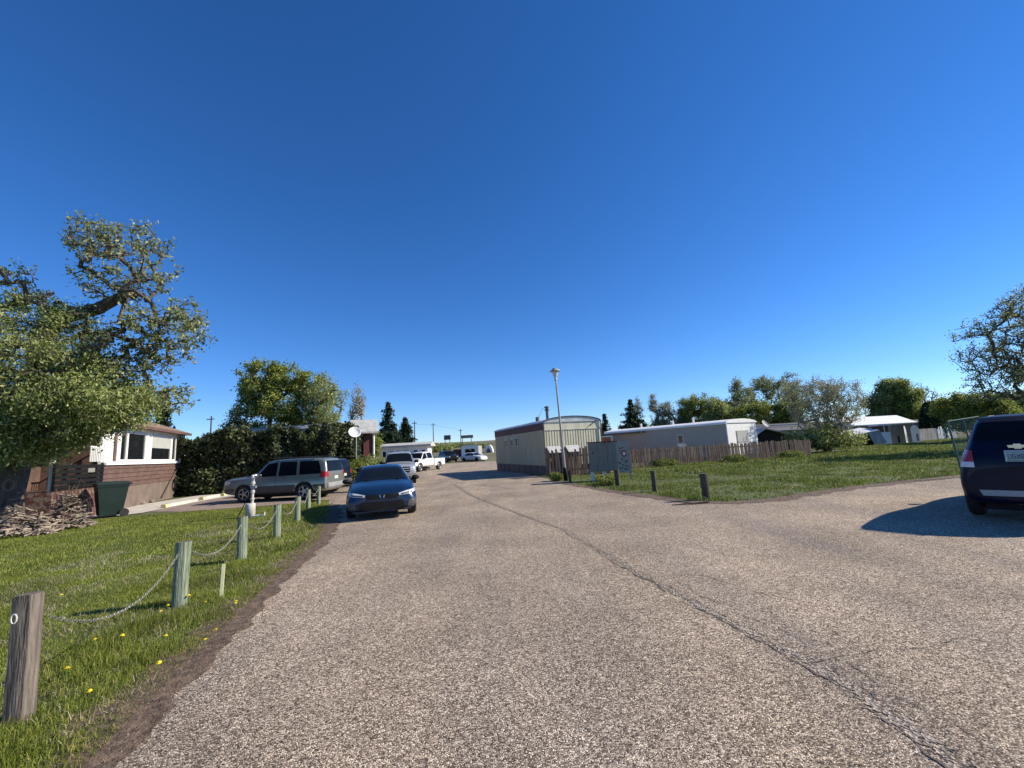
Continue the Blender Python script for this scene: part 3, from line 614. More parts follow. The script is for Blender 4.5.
# big budding tree at the right edge
bl = [(0, 0, 6.0, 3.6, 3.6, 3.4), (-3.3, -1, 4.6, 2.5, 2.4, 2.0), (-2.6, .5, 6.3, 2.4, 2.2, 2.0), (1.0, 0, 8.2, 2.6, 2.4, 2.0), (-.9, -.6, 8.4, 1.7, 1.7, 1.4), (-4.1, -.5, 3.6, 1.7, 1.6, 1.2), (2.5, 1, 6, 2.5, 2.5, 2.4)]
tree('budding_tree', 'large half-leafed tree spreading over the navy car at the right', (31.9, 25, 0), [(0, 0, -.1), (0, 0, 1), (-.1, 0, 2), (.1, 0, 3), (.1, .1, 3.9)], bl, 1500, 15, .12, .14, 'leaf_blue', 'bark', .011, .32, shell=.2, seg=.5)
# hedge and shrubs
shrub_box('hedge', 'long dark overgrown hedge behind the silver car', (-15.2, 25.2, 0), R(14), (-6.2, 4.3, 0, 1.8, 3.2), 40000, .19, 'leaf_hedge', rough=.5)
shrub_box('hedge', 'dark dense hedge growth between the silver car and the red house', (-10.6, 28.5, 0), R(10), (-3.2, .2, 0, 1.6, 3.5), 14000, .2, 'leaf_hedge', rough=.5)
def bush(label, loc, r, h, n, leaf, lm, group=None):
    t = thing('bush', label, 'bush', loc, 0, group); d = RNG.normal(size=(n, 3)); d /= np.linalg.norm(d, axis=1)[:, None]; q = RNG.uniform(.3, 1, n)**.5
    P = d*q[:, None]*np.array([r, r, h/2])+np.array([0, 0, h/2]); f = np.array([mnoise.noise(Vector(p)*2.5) for p in P]); P *= (1+f*.35)[:, None]; P[:, 2] = np.maximum(P[:, 2], .03)
    V, F = leaf_quads(P, leaf, .55, -.1); npmesh('foliage', V, F, lm, t)
    m_ = MB()
    for i in range(8):
        a = i*.785; m_.tube((0, 0, 0), (math.cos(a)*r*.5, math.sin(a)*r*.5, h*.7), .02, .008, 4, False)
    m_.build('stems', 'bark', t); return t
p = D(357, 470, 25.5); bush('light green bush in front of the red brick house', (p.x, 25.5, 0), .85, 1.5, 3500, .12, 'leaf_bright')
p = D(367, 470, 28); bush('yellow-green bush behind the roof of the blue sedan', (p.x, 28, 0), .9, 1.7, 3500, .12, 'leaf_olive')
p = D(381, 462, 30); bush('reddish flowering bush beside the white vehicle', (p.x, 30, 0), .75, 1.5, 1800, .1, 'leaf_olive')
p = D(382, 460, 29.5)
for i in range(14):
    q = MB().lathe([(.01, 0), (.05, .03), (.06, .06), (.01, .09)], 6).build('flower_head', 'sun_red', bpy.data.objects['bush.002'])
    q.location = (random.uniform(-.55, .55), -.6+random.uniform(-.15, .1), random.uniform(.75, 1.5))
p = G(557, 481); bush('low weedy tuft at the foot of the lamp post', (p.x, p.y, 0), .38, .42, 1200, .07, 'leaf_bright')
p = G(606, 484); bush('weeds growing under the mailbox cabinet', (p.x, p.y-.5, 0), .5, .4, 1400, .07, 'leaf_bright')
for i, (px, py, lb) in enumerate(((790, 458, 'green weeds at the right end of the picket fence'), (735, 462, 'green weeds against the middle of the picket fence'), (665, 466, 'green weeds at the picket fence beside the sign'))):
    p = G(px, py); bush(lb, (p.x, p.y-.2, 0), .8, .5, 1600, .09, 'field_blade', 'weeds along the picket fence')
for px, py, lb in ((90, 512, 'weeds by the house corner'),):
    pass

# ------------------------------------------------------------------ chain posts
def post(x, y, h, r, mat, label, lean, group, n=14, eye=True, name='fence_post', flat=False):
    t = thing(name, label, 'post', (x, y, 0), 0, group); t.rotation_euler = (lean[1], lean[0], random.random()*.3)
    prof = []; m_ = MB(); P = []; rings = 9
    for k_ in range(rings):
        z = -.05+(h+.05)*k_/(rings-1)
        for i in range(n):
            a = 6.283*i/n; rr = r*(1+.05*math.sin(a*3+x)+.03*mnoise.noise(Vector((math.cos(a)*2+x, math.sin(a)*2, z*2))))
            if flat: rr = r*min(1.12, .92/max(abs(math.cos(a)), abs(math.sin(a))))*(1+.03*mnoise.noise(Vector((a, z*4, x))))
            zz = z if k_ < rings-1 else z+.012*math.sin(a+x)
            P.append((rr*math.cos(a), rr*math.sin(a), zz))
    F = [(k_*n+i, k_*n+(i+1) % n, (k_+1)*n+(i+1) % n, (k_+1)*n+i) for k_ in range(rings-1) for i in range(n)]+[tuple(range((rings-1)*n, rings*n))]
    m_.add(P, F); m_.build('shaft', mat, t)
    m2 = MB(); m2.lathe([(r*.93, h-.004), (r*.93, h+.008), (r*.6, h+.012)], n); m2.build('cut_top', 'grey_wood' if mat != 'dark_post' else mat, t)
    if eye:
        m3 = MB()
        for i in range(10):
            a0 = 6.283*i/10; a1 = 6.283*(i+1)/10; m3.tube((.016*math.cos(a0)-.3*r, -r*1.02-.005, h*.84+.03*math.sin(a0)), (.016*math.cos(a1)-.3*r, -r*1.02-.005, h*.84+.03*math.sin(a1)), .0045, None, 5, False)
        m3.build('eye_hook', 'clear_lamp', t)
    return t
plabels = ['nearest grey weathered post with a small white hook at the lawn edge', 'second chain post from the camera, greenish round wood', 'third chain post, green round wood just in front of the standpipe', 'fourth chain post from the camera, right of the standpipe',
           'fifth chain post from the camera, in front of the parking area', 'sixth chain post, second last before the lot', 'last chain post by the parking lot and the blue sedan shadow']
for i, (x, y, h) in enumerate(POSTS):
    post(x, y, h, .072 if i == 0 else .078-.002*i, 'grey_wood' if i == 0 else 'green_wood', plabels[i], ((-.035, -.02) if i == 0 else (random.uniform(-.02, .03), random.uniform(-.02, .02))), 'posts carrying the chain along the lawn', eye=(i == 0), flat=(i == 0))
def chain(a, b, sag, label, link=.032, r=.0024):
    a = Vector(a); b = Vector(b); L = (b-a).length; n = max(8, int(L*1.06/link)); pts = []
    for i in range(n+1):
        t_ = i/n; p = a+(b-a)*t_; p.z -= sag*4*t_*(1-t_); pts.append(p)
    V = []; F = []
    for i in range(n):
        p = (pts[i]+pts[i+1])/2; d = (pts[i+1]-pts[i]).normalized(); s = d.cross(Vector((0, 0, 1))).normalized(); u = d.cross(s)
        w_ = s if i % 2 else u; o_ = u if i % 2 else s; nb = 8; b0 = len(V)
        for j in range(nb):
            c, s2 = math.cos(6.283*j/nb), math.sin(6.283*j/nb)
            cen = p+d*(link*.66*c)+w_*(link*.36*s2); rad_ = (d*c*1.0+w_*s2).normalized()
            for q in range(4):
                cc, ss = math.cos(1.571*q), math.sin(1.571*q); V.append(cen+rad_*(r*cc)+o_*(r*ss))
        for j in range(nb):
            for q in range(4): F.append((b0+j*4+q, b0+j*4+(q+1) % 4, b0+((j+1) % nb)*4+(q+1) % 4, b0+((j+1) % nb)*4+q))
    me = bpy.data.meshes.new('chain'); me.from_pydata(V, [], F); o = link_mesh('chain', me, 'chain'); tag(o, label, 'chain', 'chains hung between the lawn posts')
cl = ['nearest chain sagging from the grey weathered post', 'chain sagging between the second and third posts', 'chain between the third post and the post right of the standpipe', 'chain between the fourth and fifth posts', 'chain between the fifth and sixth posts', 'farthest chain between the last two posts']
for i in range(6):
    x0, y0, h0 = POSTS[i]; x1, y1, h1 = POSTS[i+1]; z0 = h0*(.80 if i == 0 else .84)
    chain((x0+.06, y0+.06, z0), (x1+.02, y1-.085, h1*.84), (.27, .2, .2, .19, .16, .1)[i], cl[i])
# short stake
m = MB(); m.box(-.017, .017, -.008, .008, -.05, .40); o = m.build('marker_stake', 'stake_paint'); o.location = G(221, 599); o.rotation_euler = (0, .03, .4); tag(o, 'short pale yellow stake in the grass beside the second post', 'stake')
# dark bollards at the field edge
for (px, py, h, r, lb) in ((618, 486, .62, .09, 'leftmost dark short post, in front of the sign board'), (655, 492, .66, .075, 'middle dark short post at the field edge'), (707, 500, .68, .10, 'thickest dark short post at the field corner')):
    p = G(px, py); post(p.x, p.y, h, r, 'dark_post', lb, (random.uniform(-.04, .0), 0), 'short dark posts at the field edge', eye=False, name='wooden_bollard')
m = MB(); p = G(567, 482)
post(p.x+.12, p.y-.15, .5, .06, 'dark_post', 'stubby black post beside the lamp post foot', (0, 0), 'short dark posts at the field edge', eye=False, name='wooden_bollard')
# fallen branch at the corner bollard
m = MB(); a = G(707, 503); m.tube((a.x, a.y-.1, .05), (a.x-.45, a.y-.22, .04), .03, .02, 6); m.tube((a.x-.45, a.y-.22, .04), (a.x-.95, a.y-.2, .03), .02, .012, 6); m.tube((a.x-.4, a.y-.2, .04), (a.x-.55, a.y+.1, .03), .015, .008, 6)
o = m.build('fallen_branch', 'bark'); tag(o, 'thin dark branch lying at the foot of the corner post', 'branch')
# dandelions
dl = [(60, 598), (98, 644), (119, 642), (163, 643), (168, 610), (190, 602), (203, 607), (235, 605), (216, 633), (206, 645), (66, 676), (92, 691), (164, 612), (236, 606), (160, 668)]
DL = ['yellow dandelion farthest left, on the mown lawn behind the nearest chain', 'yellow dandelion left of the close pair below the nearest chain', 'yellow dandelion, left of a close pair below the middle of the nearest chain', 'single yellow dandelion in long grass halfway between second post and dirt',
 'yellow dandelion just left of the second post foot', 'yellow dandelion touching the right side of the second post foot', 'yellow dandelion between the second post and the short stake', 'yellow dandelion right of the short stake', 'yellow dandelion at the dirt edge below the short stake',
 'low yellow dandelion growing on the dirt edge, lower one of two', 'yellow dandelion just right of the nearest grey post, upper one', 'yellow dandelion nearest the camera, right of the grey post', 'yellow dandelion slightly below and left of the second post foot', 'yellow dandelion by the dirt, rightmost of the verge', 'yellow dandelion at the dirt edge level with the grey post middle']
first = None
for px, py in dl:
    p = G(px, py, .05)
    if first is None:
        t = thing('dandelion', 'small yellow dandelion in the lawn verge near the posts', 'dandelion', (p.x, p.y, 0), 0, 'dandelions in the lawn verge')
        MB().tube((0, 0, 0), (.01, 0, .085), .003, .002, 5).build('stem', 'stem_green', t)
        m = MB()
        for k_ in range(3):
            n = 12; rr = .021-.005*k_; base_ = len(m.v); m.v.append((.01, 0, .092+.004*k_))
            for i in range(n*2):
                a = 3.1416*i/n; q = rr*(1 if i % 2 else .72); m.v.append((.01+q*math.cos(a), q*math.sin(a), .088+.005*k_))
            for i in range(n*2): m.f.append((base_, base_+1+i, base_+1+(i+1) % (n*2)))
        m.lathe([(.004, .078), (.012, .086), (.008, .092)], 8, (.01, 0, 0)); m.build('flower_head', 'petal', t); first = t
    else:
        t = copy_tree(first); t['label'] = DL[dl.index((px, py))]; t.location = (p.x, p.y, random.uniform(-.01, .03)); t.rotation_euler = (random.uniform(-.3, .3), random.uniform(-.3, .3), random.random()*6); t.scale = [random.uniform(.8, 1.1)]*3

# ------------------------------------------------------------------ standpipe
p = G(250, 518); t = thing('water_standpipe', 'white and silver water standpipe with a side valve behind the third post', 'standpipe', p)
MB().lathe([(.135, 0), (.135, .40), (.125, .42), (.08, .425)], 16).build('casing', 'sign_pale', t, True)
m = MB().lathe([(.04, .42), (.04, .52), (.058, .53), (.058, .57), (.04, .58), (.04, .72), (.06, .73), (.06, .80), (.038, .81), (.038, .97), (.062, .98), (.062, 1.05), (.042, 1.06), (.042, 1.15), (.06, 1.16), (.055, 1.24), (.02, 1.26)], 12, (.05, 0, 0)); m.build('riser_pipe', 'sign_pale', t)
MB().tube((.05, 0, 1.2), (.30, -.02, 1.24), .022, None, 8).build('spout', 'steel', t)
MB().box(.0, .16, -.05, .03, .86, .94).build('valve', 'steel', t, bevel=.01)
m = MB(); m.tube((.1, -.05, .06), (.46, -.06, .07), .022, None, 8); m.tube((.46, -.06, .07), (.47, -.06, .16), .018, None, 8); m.build('outlet_pipe', 'white_paint', t)
MB().tube((-.08, 0, .62), (-.36, -.02, .02), .012, None, 6).build('brace', 'black_paint', t)

# ------------------------------------------------------------------ wheelie bins
def bin_(loc, rz, mat, label, s=1.0, group='wheeled rubbish bins'):
    t = thing('wheelie_bin', label, 'bin', loc, rz, group); t.scale = (s, s, s)
    m = MB(); P = []
    for z, wx, wy in ((.07, .24, .27), (.5, .285, .32), (.92, .32, .37), (.96, .34, .39), (1.0, .34, .39)):
        P += [(-wx, -wy, z), (wx, -wy, z), (wx, wy, z), (-wx, wy, z)]
    F = [(0, 3, 2, 1), (16, 17, 18, 19)]+[(k_*4+i, k_*4+(i+1) % 4, (k_+1)*4+(i+1) % 4, (k_+1)*4+i) for k_ in range(4) for i in range(4)]
    m.add(P, F); m.build('body', mat, t, bevel=.012)
    m = MB().prism([(-.40, 1.0), (.42, 1.0), (.44, 1.04), (.30, 1.10), (-.25, 1.12), (-.40, 1.06)], -.355, .355, 'x'); m.build('lid', mat, t, bevel=.012)
    MB().tube((-.30, .45, 1.0), (.30, .45, 1.0), .018, None, 8).build('handle', mat, t)
    for s_ in (-1, 1):
        MB().tube((s_*.27, .30, .12), (s_*.33, .30, .12), .12, None, 16).build('wheel', 'tyre', t)
    return t
p = G(109, 517); bin_((p.x, p.y, 0), R(-38), 'bin_green', 'dark green wheelie bin with closed lid against the brown house', 1.12)
p = G(356, 494); bin_((p.x, 21.0, 0), R(0), 'black_paint', 'black wheelie bin behind the blue sedan', 1.0)

# ------------------------------------------------------------------ vehicles
def ellipsoid(mb, c, r, n=10):
    P = []; F = []
    for k_ in range(1, n):
        ph = math.pi*k_/n
        for i in range(n*2):
            a = math.pi*i/n; P.append((c[0]+r[0]*math.sin(ph)*math.cos(a), c[1]+r[1]*math.sin(ph)*math.sin(a), c[2]+r[2]*math.cos(ph)))
    m_ = n*2
    for k_ in range(n-2):
        for i in range(m_): F.append((k_*m_+i, k_*m_+(i+1) % m_, (k_+1)*m_+(i+1) % m_, (k_+1)*m_+i))
    F += [tuple(range(m_)), tuple(range((n-2)*m_+m_-1, (n-2)*m_-1, -1))]; mb.add(P, F)
class Car:
    def __init__(s, name, label, cat, loc, head, stations, paint, wheels, wr, tw, rim='rim', group=None, lod=2, name_cut=True):
        s.t = thing(name, label, cat, loc, head, group); s.lod = lod
        V = []; rows = 9
        for (x, zb, zl, zt, wl, wb, wt) in stations:
            half = [(0, zb), (wl*.82, zb), (wl*.985, zb+.10), (wl, zb+(zl-zb)*.55), (wb+.01, zl-.05), (wb-.02, zl), (wt, zt-.05), (wt*.84, zt-.005), (0, zt+.012)]
            full = half+[(-a, b) for a, b in half[-2:0:-1]]
            V += [(x, a, b) for a, b in full]
        m_ = rows*2-2; n = len(stations); F = []
        for k_ in range(n-1):
            for i in range(m_): F.append((k_*m_+i, k_*m_+(i+1) % m_, (k_+1)*m_+(i+1) % m_, (k_+1)*m_+i))
        # end caps as strips so the subdivision stays even
        for k_, fl in ((0, 0), (n-1, 1)):
            o_ = k_*m_
            for i in range(rows-1):
                a, b, c, d = o_+i, o_+i+1, o_+(m_-i-1) % m_, o_+(m_-i) % m_
                q = [a, b, c, d]; q = list(dict.fromkeys(q))
                if len(q) >= 3: F.append(tuple(q))
        me = bpy.data.meshes.new('b'); me.from_pydata(V, [], F)
        bm = bmesh.new(); bm.from_mesh(me); bmesh.ops.recalc_face_normals(bm, faces=bm.faces); bm.to_mesh(me); bm.free()
        tmp = bpy.data.objects.new('tmp', me); COL.objects.link(tmp)
        ss = tmp.modifiers.new('s', 'SUBSURF'); ss.levels = ss.render_levels = 2
        cut = MB(); W = max(st[4] for st in stations)
        for wx in wheels:
            for sg in (-1, 1): cut.tube((wx, sg*(W-.30), wr), (wx, sg*(W+.25), wr), wr+.055, None, 28)
        co = bpy.data.objects.new('cut', cut.mesh('cut')); COL.objects.link(co)
        bo = tmp.modifiers.new('b', 'BOOLEAN'); bo.operation = 'DIFFERENCE'; bo.object = co; bo.solver = 'EXACT'
        bpy.context.view_layer.update(); dg = bpy.context.evaluated_depsgraph_get(); ev = tmp.evaluated_get(dg)
        me2 = bpy.data.meshes.new_from_object(ev); me2.name = 'body'
        bpy.data.objects.remove(tmp); bpy.data.objects.remove(co); me2.materials.clear()
        s.body = link_mesh('body', me2, paint, s.t); me2.set_sharp_from_angle(angle=R(38)) if hasattr(me2, 'set_sharp_from_angle') else None
        me2.shade_smooth()
        try: me2.set_sharp_from_angle(angle=R(38))
        except Exception: pass
        bm = bmesh.new(); bm.from_mesh(me2); s.bvh = BVHTree.FromBMesh(bm); bm.free()
        # wheels
        wp = None
        for wx in wheels:
            for sg in (-1, 1):
                w_ = bpy.data.objects.new('wheel', None); COL.objects.link(w_); w_.parent = s.t; w_.location = (wx, sg*(W-tw/2-.015), wr); w_.rotation_euler = (0, 0, 0 if sg > 0 else math.pi)
                if wp is None:
                    m_ = MB(); prof = [(wr*.62, -tw/2+.01), (wr*.9, -tw/2), (wr*.985, -tw/2+.03), (wr, -tw/4), (wr, tw/4), (wr*.985, tw/2-.03), (wr*.9, tw/2), (wr*.66, tw/2-.01), (wr*.62, tw/2-.05), (wr*.60, tw/2-.06), (.02, tw/2-.07)]
                    m_.lathe(prof, 28, cap=False); m_.v = [(a, c, -b) for a, b, c in m_.v]
                    ty = m_.build('tyre', 'tyre', w_, True)
                    m_ = MB(); m_.lathe([(wr*.66, tw/2-.012), (wr*.62, tw/2-.004), (wr*.59, tw/2-.012), (wr*.58, tw/2-.04)], 28, cap=False)
                    for q in range(5):
                        a = q*1.2566; mt = Matrix.Rotation(a, 4, 'Z'); m_.box(.02, wr*.6, -.028, .028, tw/2-.045, tw/2-.014, mt)
                    m_.lathe([(.07, tw/2-.05), (.07, tw/2-.006), (.03, tw/2)], 14); m_.v = [(a, c, -b) for a, b, c in m_.v]
                    ri = m_.build('rim', rim, w_)
                    wp = (ty, ri)
                else:
                    for q in wp: c = q.copy(); COL.objects.link(c); c.parent = w_
        # underbody
        x0 = stations[0][0]+.35; x1 = stations[-1][0]-.35
        MB().box(x0, x1, -W+.32, W-.32, .17, .34).build('underbody', 'black_paint', s.t)
    def panel(s, poly, axis, name, mat, off=.006, parent=None, step=.07, thick=.01):
        bm = bmesh.new(); f = bm.faces.new([bm.verts.new((a, b, 0)) for a, b in poly]); xs = [a for a, b in poly]; ys = [b for a, b in poly]
        for ax, lo, hi in ((0, min(xs), max(xs)), (1, min(ys), max(ys))):
            k_ = int((hi-lo)/step)
            for i in range(1, k_+1):
                co = [0, 0, 0]; no = [0, 0, 0]; co[ax] = lo+(hi-lo)*i/(k_+1); no[ax] = 1
                bmesh.ops.bisect_plane(bm, geom=bm.verts[:]+bm.edges[:]+bm.faces[:], plane_co=co, plane_no=no, dist=1e-5)
        dead = []
        for v in bm.verts:
            a, b = v.co.x, v.co.y
            if axis[1] == 'x': o_ = Vector((6 if axis[0] == '+' else -6, a, b)); d = Vector((-1 if axis[0] == '+' else 1, 0, 0))
            elif axis[1] == 'y': o_ = Vector((a, 3 if axis[0] == '+' else -3, b)); d = Vector((0, -1 if axis[0] == '+' else 1, 0))
            else: o_ = Vector((a, b, 4)); d = Vector((0, 0, -1))
            h, nn, _, _ = s.bvh.ray_cast(o_, d)
            if h is None: dead.append(v); continue
            if nn.dot(d) > 0: nn = -nn
            v.co = h+nn*off
        bmesh.ops.delete(bm, geom=dead, context='VERTS')
        if len(bm.faces) == 0: bm.free(); return None
        bmesh.ops.recalc_face_normals(bm, faces=bm.faces)
        # orient outward
        c = sum((f.calc_center_median() for f in bm.faces), Vector())/len(bm.faces); nn = sum((f.normal for f in bm.faces), Vector())
        out = {'x': Vector((1 if axis[0] == '+' else -1, 0, 0)), 'y': Vector((0, 1 if axis[0] == '+' else -1, 0)), 'z': Vector((0, 0, 1))}[axis[1]]
        if nn.dot(out) < 0: bmesh.ops.reverse_faces(bm, faces=bm.faces)
        if thick > 0:
            r_ = bmesh.ops.solidify(bm, geom=bm.faces[:], thickness=thick)
        me = bpy.data.meshes.new(name); bm.to_mesh(me); bm.free()
        return link_mesh(name, me, mat, parent or s.t, False)
    def both(s, poly, name, mat, **k):
        for ax in ('+y', '-y'): s.panel(poly, ax, name, mat, **k)
    def mirror_(s, x, y, z, mat, sc=1.0):
        for sg in (-1, 1):
            m_ = MB(); ellipsoid(m_, (x, sg*(y+.09), z), (.07*sc, .11*sc, .075*sc), 6); m_.tube((x-.02, sg*(y-.06), z-.05), (x, sg*(y+.04), z-.03), .025, None, 6); m_.build('side_mirror', mat, s.t, True)

# --- blue sedan facing the camera
sed = [(-2.26, .36, .74, .80, .66, .60, .5), (-2.2, .28, .86, .98, .84, .78, .62), (-1.95, .22, .93, 1.05, .89, .81, .66), (-1.5, .2, .95, 1.16, .9, .82, .64), (-.75, .19, .94, 1.38, .9, .82, .585),
       (-.1, .19, .93, 1.415, .9, .82, .58), (.42, .19, .92, 1.33, .9, .82, .585), (1.12, .19, .91, .985, .9, .83, .66), (1.3, .19, .89, .95, .9, .83, .68), (1.85, .19, .80, .88, .895, .80, .66), (2.13, .2, .70, .77, .86, .74, .62), (2.27, .24, .60, .66, .74, .62, .54)]
def sedan(name, label, loc, head, paint, front=True, group=None, rim='dark_rim', mat_mirror=None):
    c = Car(name, label, 'car', loc, head, sed, paint, (-1.36, 1.36), .325, .21, rim, group)
    c.panel([(.36, -.60), (.36, .60), (1.13, .70), (1.20, .35), (1.22, 0), (1.20, -.35), (1.13, -.70)], '+z', 'windshield', 'car_glass')
    c.panel([(-.95, -.52), (-.95, .52), (-1.78, .58), (-1.78, -.58)], '+z', 'rear_window', 'car_glass')
    for ax in ('+y', '-y'):
        c.panel([(.92, .97), (.30, 1.29), (-.12, 1.34), (-.12, .975)], ax, 'front_window', 'car_glass')
        c.panel([(-.20, .975), (-.20, 1.34), (-.75, 1.30), (-1.25, 1.10), (-1.15, .98)], ax, 'side_window', 'car_glass')
        c.panel([(-1.95, .78), (-2.6, .84), (-2.6, .70), (-1.95, .68)], ax, 'tail_light', 'red_lamp', off=.008)
    c.mirror_(.88, .84, .98, mat_mirror or paint)
    if front:
        for s_ in (1, -1):
            P = [(s_*.40, .655), (s_*.60, .70), (s_*.84, .735), (s_*.865, .67), (s_*.70, .62), (s_*.42, .60)]
            h = c.panel(P, '+x', 'headlight', 'lamp_glass', off=.008, step=.04)
            c.panel([(s_*.46, .615), (s_*.46, .645), (s_*.74, .675), (s_*.74, .645)], '+x', 'lamp_inner', 'cladding', off=.014, parent=h, step=.04)
            c.panel([(s_*.62, .30), (s_*.66, .46), (s_*.84, .50), (s_*.80, .30)], '+x', 'air_vent', 'cladding', off=.008)
        c.panel([(-.40, .60), (-.40, .655), (.40, .655), (.40, .60), (.36, .54), (-.36, .54)], '+x', 'upper_grille', 'black_paint', off=.008, step=.04)
        c.panel([(-.58, .26), (-.50, .47), (.50, .47), (.58, .26)], '+x', 'lower_grille', 'black_paint', off=.01, step=.05)
        # slanted H emblem
        m = MB(); zc = .60; hit = c.bvh.ray_cast(Vector((5, 0, zc)), Vector((-1, 0, 0)))[0].x+.012
        for y0, y1 in (((-.05), (-.066)), ((.05), (.066))): m.tube((hit, y0, zc-.05), (hit-.01, y1, zc+.05), .009, None, 6)
        m.tube((hit, -.055, zc), (hit, .055, zc), .008, None, 6)
        m.tube((hit-.006, -.085, zc+.06), (hit-.006, .085, zc+.06), .005, None, 6); m.tube((hit-.006, -.06, zc-.062), (hit-.006, .06, zc-.062), .005, None, 6)
        m.tube((hit-.006, -.085, zc+.06), (hit-.006, -.06, zc-.062), .005, None, 6); m.tube((hit-.006, .085, zc+.06), (hit-.006, .06, zc-.062), .005, None, 6)
        m.v = [(a, b*.75, zc+(z_-zc)*.75) for a, b, z_ in m.v]; m.build('emblem', 'chrome', c.t)
        m = MB(); m.box(2.20, 2.262, -.7, .7, .215, .235); m.build('front_lip', 'blue_paint', c.t)
        for s_ in (-1, 1): MB().tube((1.16, s_*.45, 1.0), (1.14, -.1*s_+.05, .985), .012, None, 5).build('wiper', 'black_paint', c.t)
    return c
sedan('blue_sedan', 'blue sedan facing the camera on the left side of the road', (-3.5-.66, 11.35+2.1, .012), R(-72.5), 'blue_paint', rim='dark_rim', mat_mirror='black_paint').t.scale = (1, 1.02, .955)
p = G(474, 461.5); sedan('white_sedan', 'distant white sedan parked in front of the far white trailer', (p.x, p.y, .0), R(-38), 'white_car', False)

# --- silver estate SUV
suv = [(-2.31, .42, .92, .98, .84, .80, .74), (-2.27, .36, .99, 1.22, .91, .86, .76), (-2.17, .32, 1.00, 1.68, .92, .86, .70), (-2.0, .3, 1.00, 1.73, .92, .86, .69), (-1.0, .29, 1.00, 1.76, .92, .86, .69), (-.1, .29, 1.00, 1.76, .92, .86, .69), (.40, .29, 1.0, 1.72, .92, .86, .69),
       (.50, .29, 1.0, 1.66, .92, .86, .69), (1.0, .29, 1.02, 1.16, .92, .86, .74), (1.12, .29, 1.03, 1.11, .92, .87, .77), (1.85, .3, 1.00, 1.07, .91, .86, .77), (2.20, .33, .98, 1.04, .91, .85, .77), (2.29, .36, .94, .99, .89, .83, .75), (2.33, .40, .86, .90, .85, .80, .72)]
def wagon(name, label, loc, head, paint, group=None, tail='high', rim='rim', s=1.0, st=None):
    c = Car(name, label, 'SUV', loc, head, st or suv, paint, (-1.33, 1.36), .365, .24, rim, group); c.t.scale = (s, s, s)
    c.panel([(.47, -.64), (.47, .64), (1.0, .76), (1.05, 0), (1.0, -.76)], '+z', 'windshield', 'car_glass')
    c.panel([(-.70, 1.14), (-.62, 1.60), (.62, 1.60), (.70, 1.14)], '-x', 'rear_window', 'car_glass')
    for ax in ('+y', '-y'):
        c.panel([(.86, 1.05), (.42, 1.57), (-.04, 1.64), (-.04, 1.05)], ax, 'front_window', 'car_glass')
        c.panel([(-.14, 1.05), (-.14, 1.64), (-.90, 1.64), (-.95, 1.05)], ax, 'side_window', 'car_glass')
        c.panel([(-1.07, 1.06), (-1.03, 1.64), (-1.86, 1.62), (-2.0, 1.30), (-2.03, 1.07)], ax, 'quarter_window', 'car_glass')
        c.panel([(-2.25, .50), (-2.25, .62), (-1.80, .64), (-1.70, .60), (-1.72, .48)], ax, 'rear_cladding', 'cladding', off=.004)
        c.panel([(-.92, .36), (-.92, .66), (.93, .66), (.93, .36)], ax, 'lower_cladding', 'cladding', off=.012)
        c.panel([(1.80, .46), (1.80, .62), (2.24, .60), (2.24, .46)], ax, 'bumper_cladding', 'cladding', off=.008)
        c.panel([(-2.03, .92), (-2.03, 1.17), (-2.26, 1.12), (-2.27, .92)], ax, 'tail_light', 'red_lamp', off=.012, step=.05)
        c.panel([(-.25, .99), (-.25, 1.02), (-.45, 1.02), (-.45, .99)], ax, 'door_handle', 'cladding', off=.018, step=.05)
        c.panel([(.75, .97), (.75, 1.0), (.55, 1.0), (.55, .97)], ax, 'door_handle', 'cladding', off=.018, step=.05)
        c.panel([(-.065, .45), (-.065, 1.06), (-.077, 1.06), (-.077, .45)], ax, 'door_gap', 'black_paint', off=.002, thick=0)
        c.panel([(.95, .65), (.90, 1.06), (.888, 1.06), (.938, .65)], ax, 'door_gap', 'black_paint', off=.002, thick=0)
        c.panel([(2.05, .78), (2.05, .90), (2.22, .86), (2.25, .78)], ax, 'headlight', 'lamp_glass', off=.01, step=.05)
        sg = 1 if ax == '+y' else -1
        m_ = MB(); m_.tube((-1.8, sg*.62, 1.80), (.2, sg*.62, 1.81), .018, None, 6)
        for q in (-1.6, -.8, 0): m_.tube((q, sg*.62, 1.70), (q, sg*.62, 1.80), .02, None, 6)
        m_.build('roof_rail', 'cladding', c.t)
    for sg in (-1, 1): c.panel([(sg*.66, .92), (sg*.66, 1.17), (sg*.82, 1.15), (sg*.85, .92)], '-x', 'tail_light', 'red_lamp', off=.01, step=.05)
    MB().box(-2.36, -2.24, -.78, .78, .46, .66).build('rear_bumper', 'pale_silver' if paint == 'silver_paint' else 'cladding', c.t, bevel=.03)
    c.panel([(-.16, .80), (-.16, .93), (.16, .93), (.16, .80)], '-x', 'number_plate', 'plate', off=.012)
    c.panel([(-.5, .70), (-.5, .86), (.5, .86), (.5, .70)], '+x', 'front_grille', 'black_paint', off=.012)
    for sg in (-1, 1): c.panel([(sg*.55, .72), (sg*.55, .86), (sg*.76, .86), (sg*.76, .72)], '+x', 'headlight', 'lamp_glass', off=.012)
    c.mirror_(.80, .86, 1.12, 'cladding' if paint != 'silver_paint' else 'pale_silver', 1.15); return c
wagon('silver_suv', 'silver SUV parked side-on by the dark hedge', (-9.95, 18.9, .012), R(176), 'silver_paint', 'cars parked by the hedge', s=.96)
wagon('dark_suv', 'dark SUV parked just behind the silver one', (-10.6, 21.7, .012), R(176), 'dark_paint', 'cars parked by the hedge', s=.93)

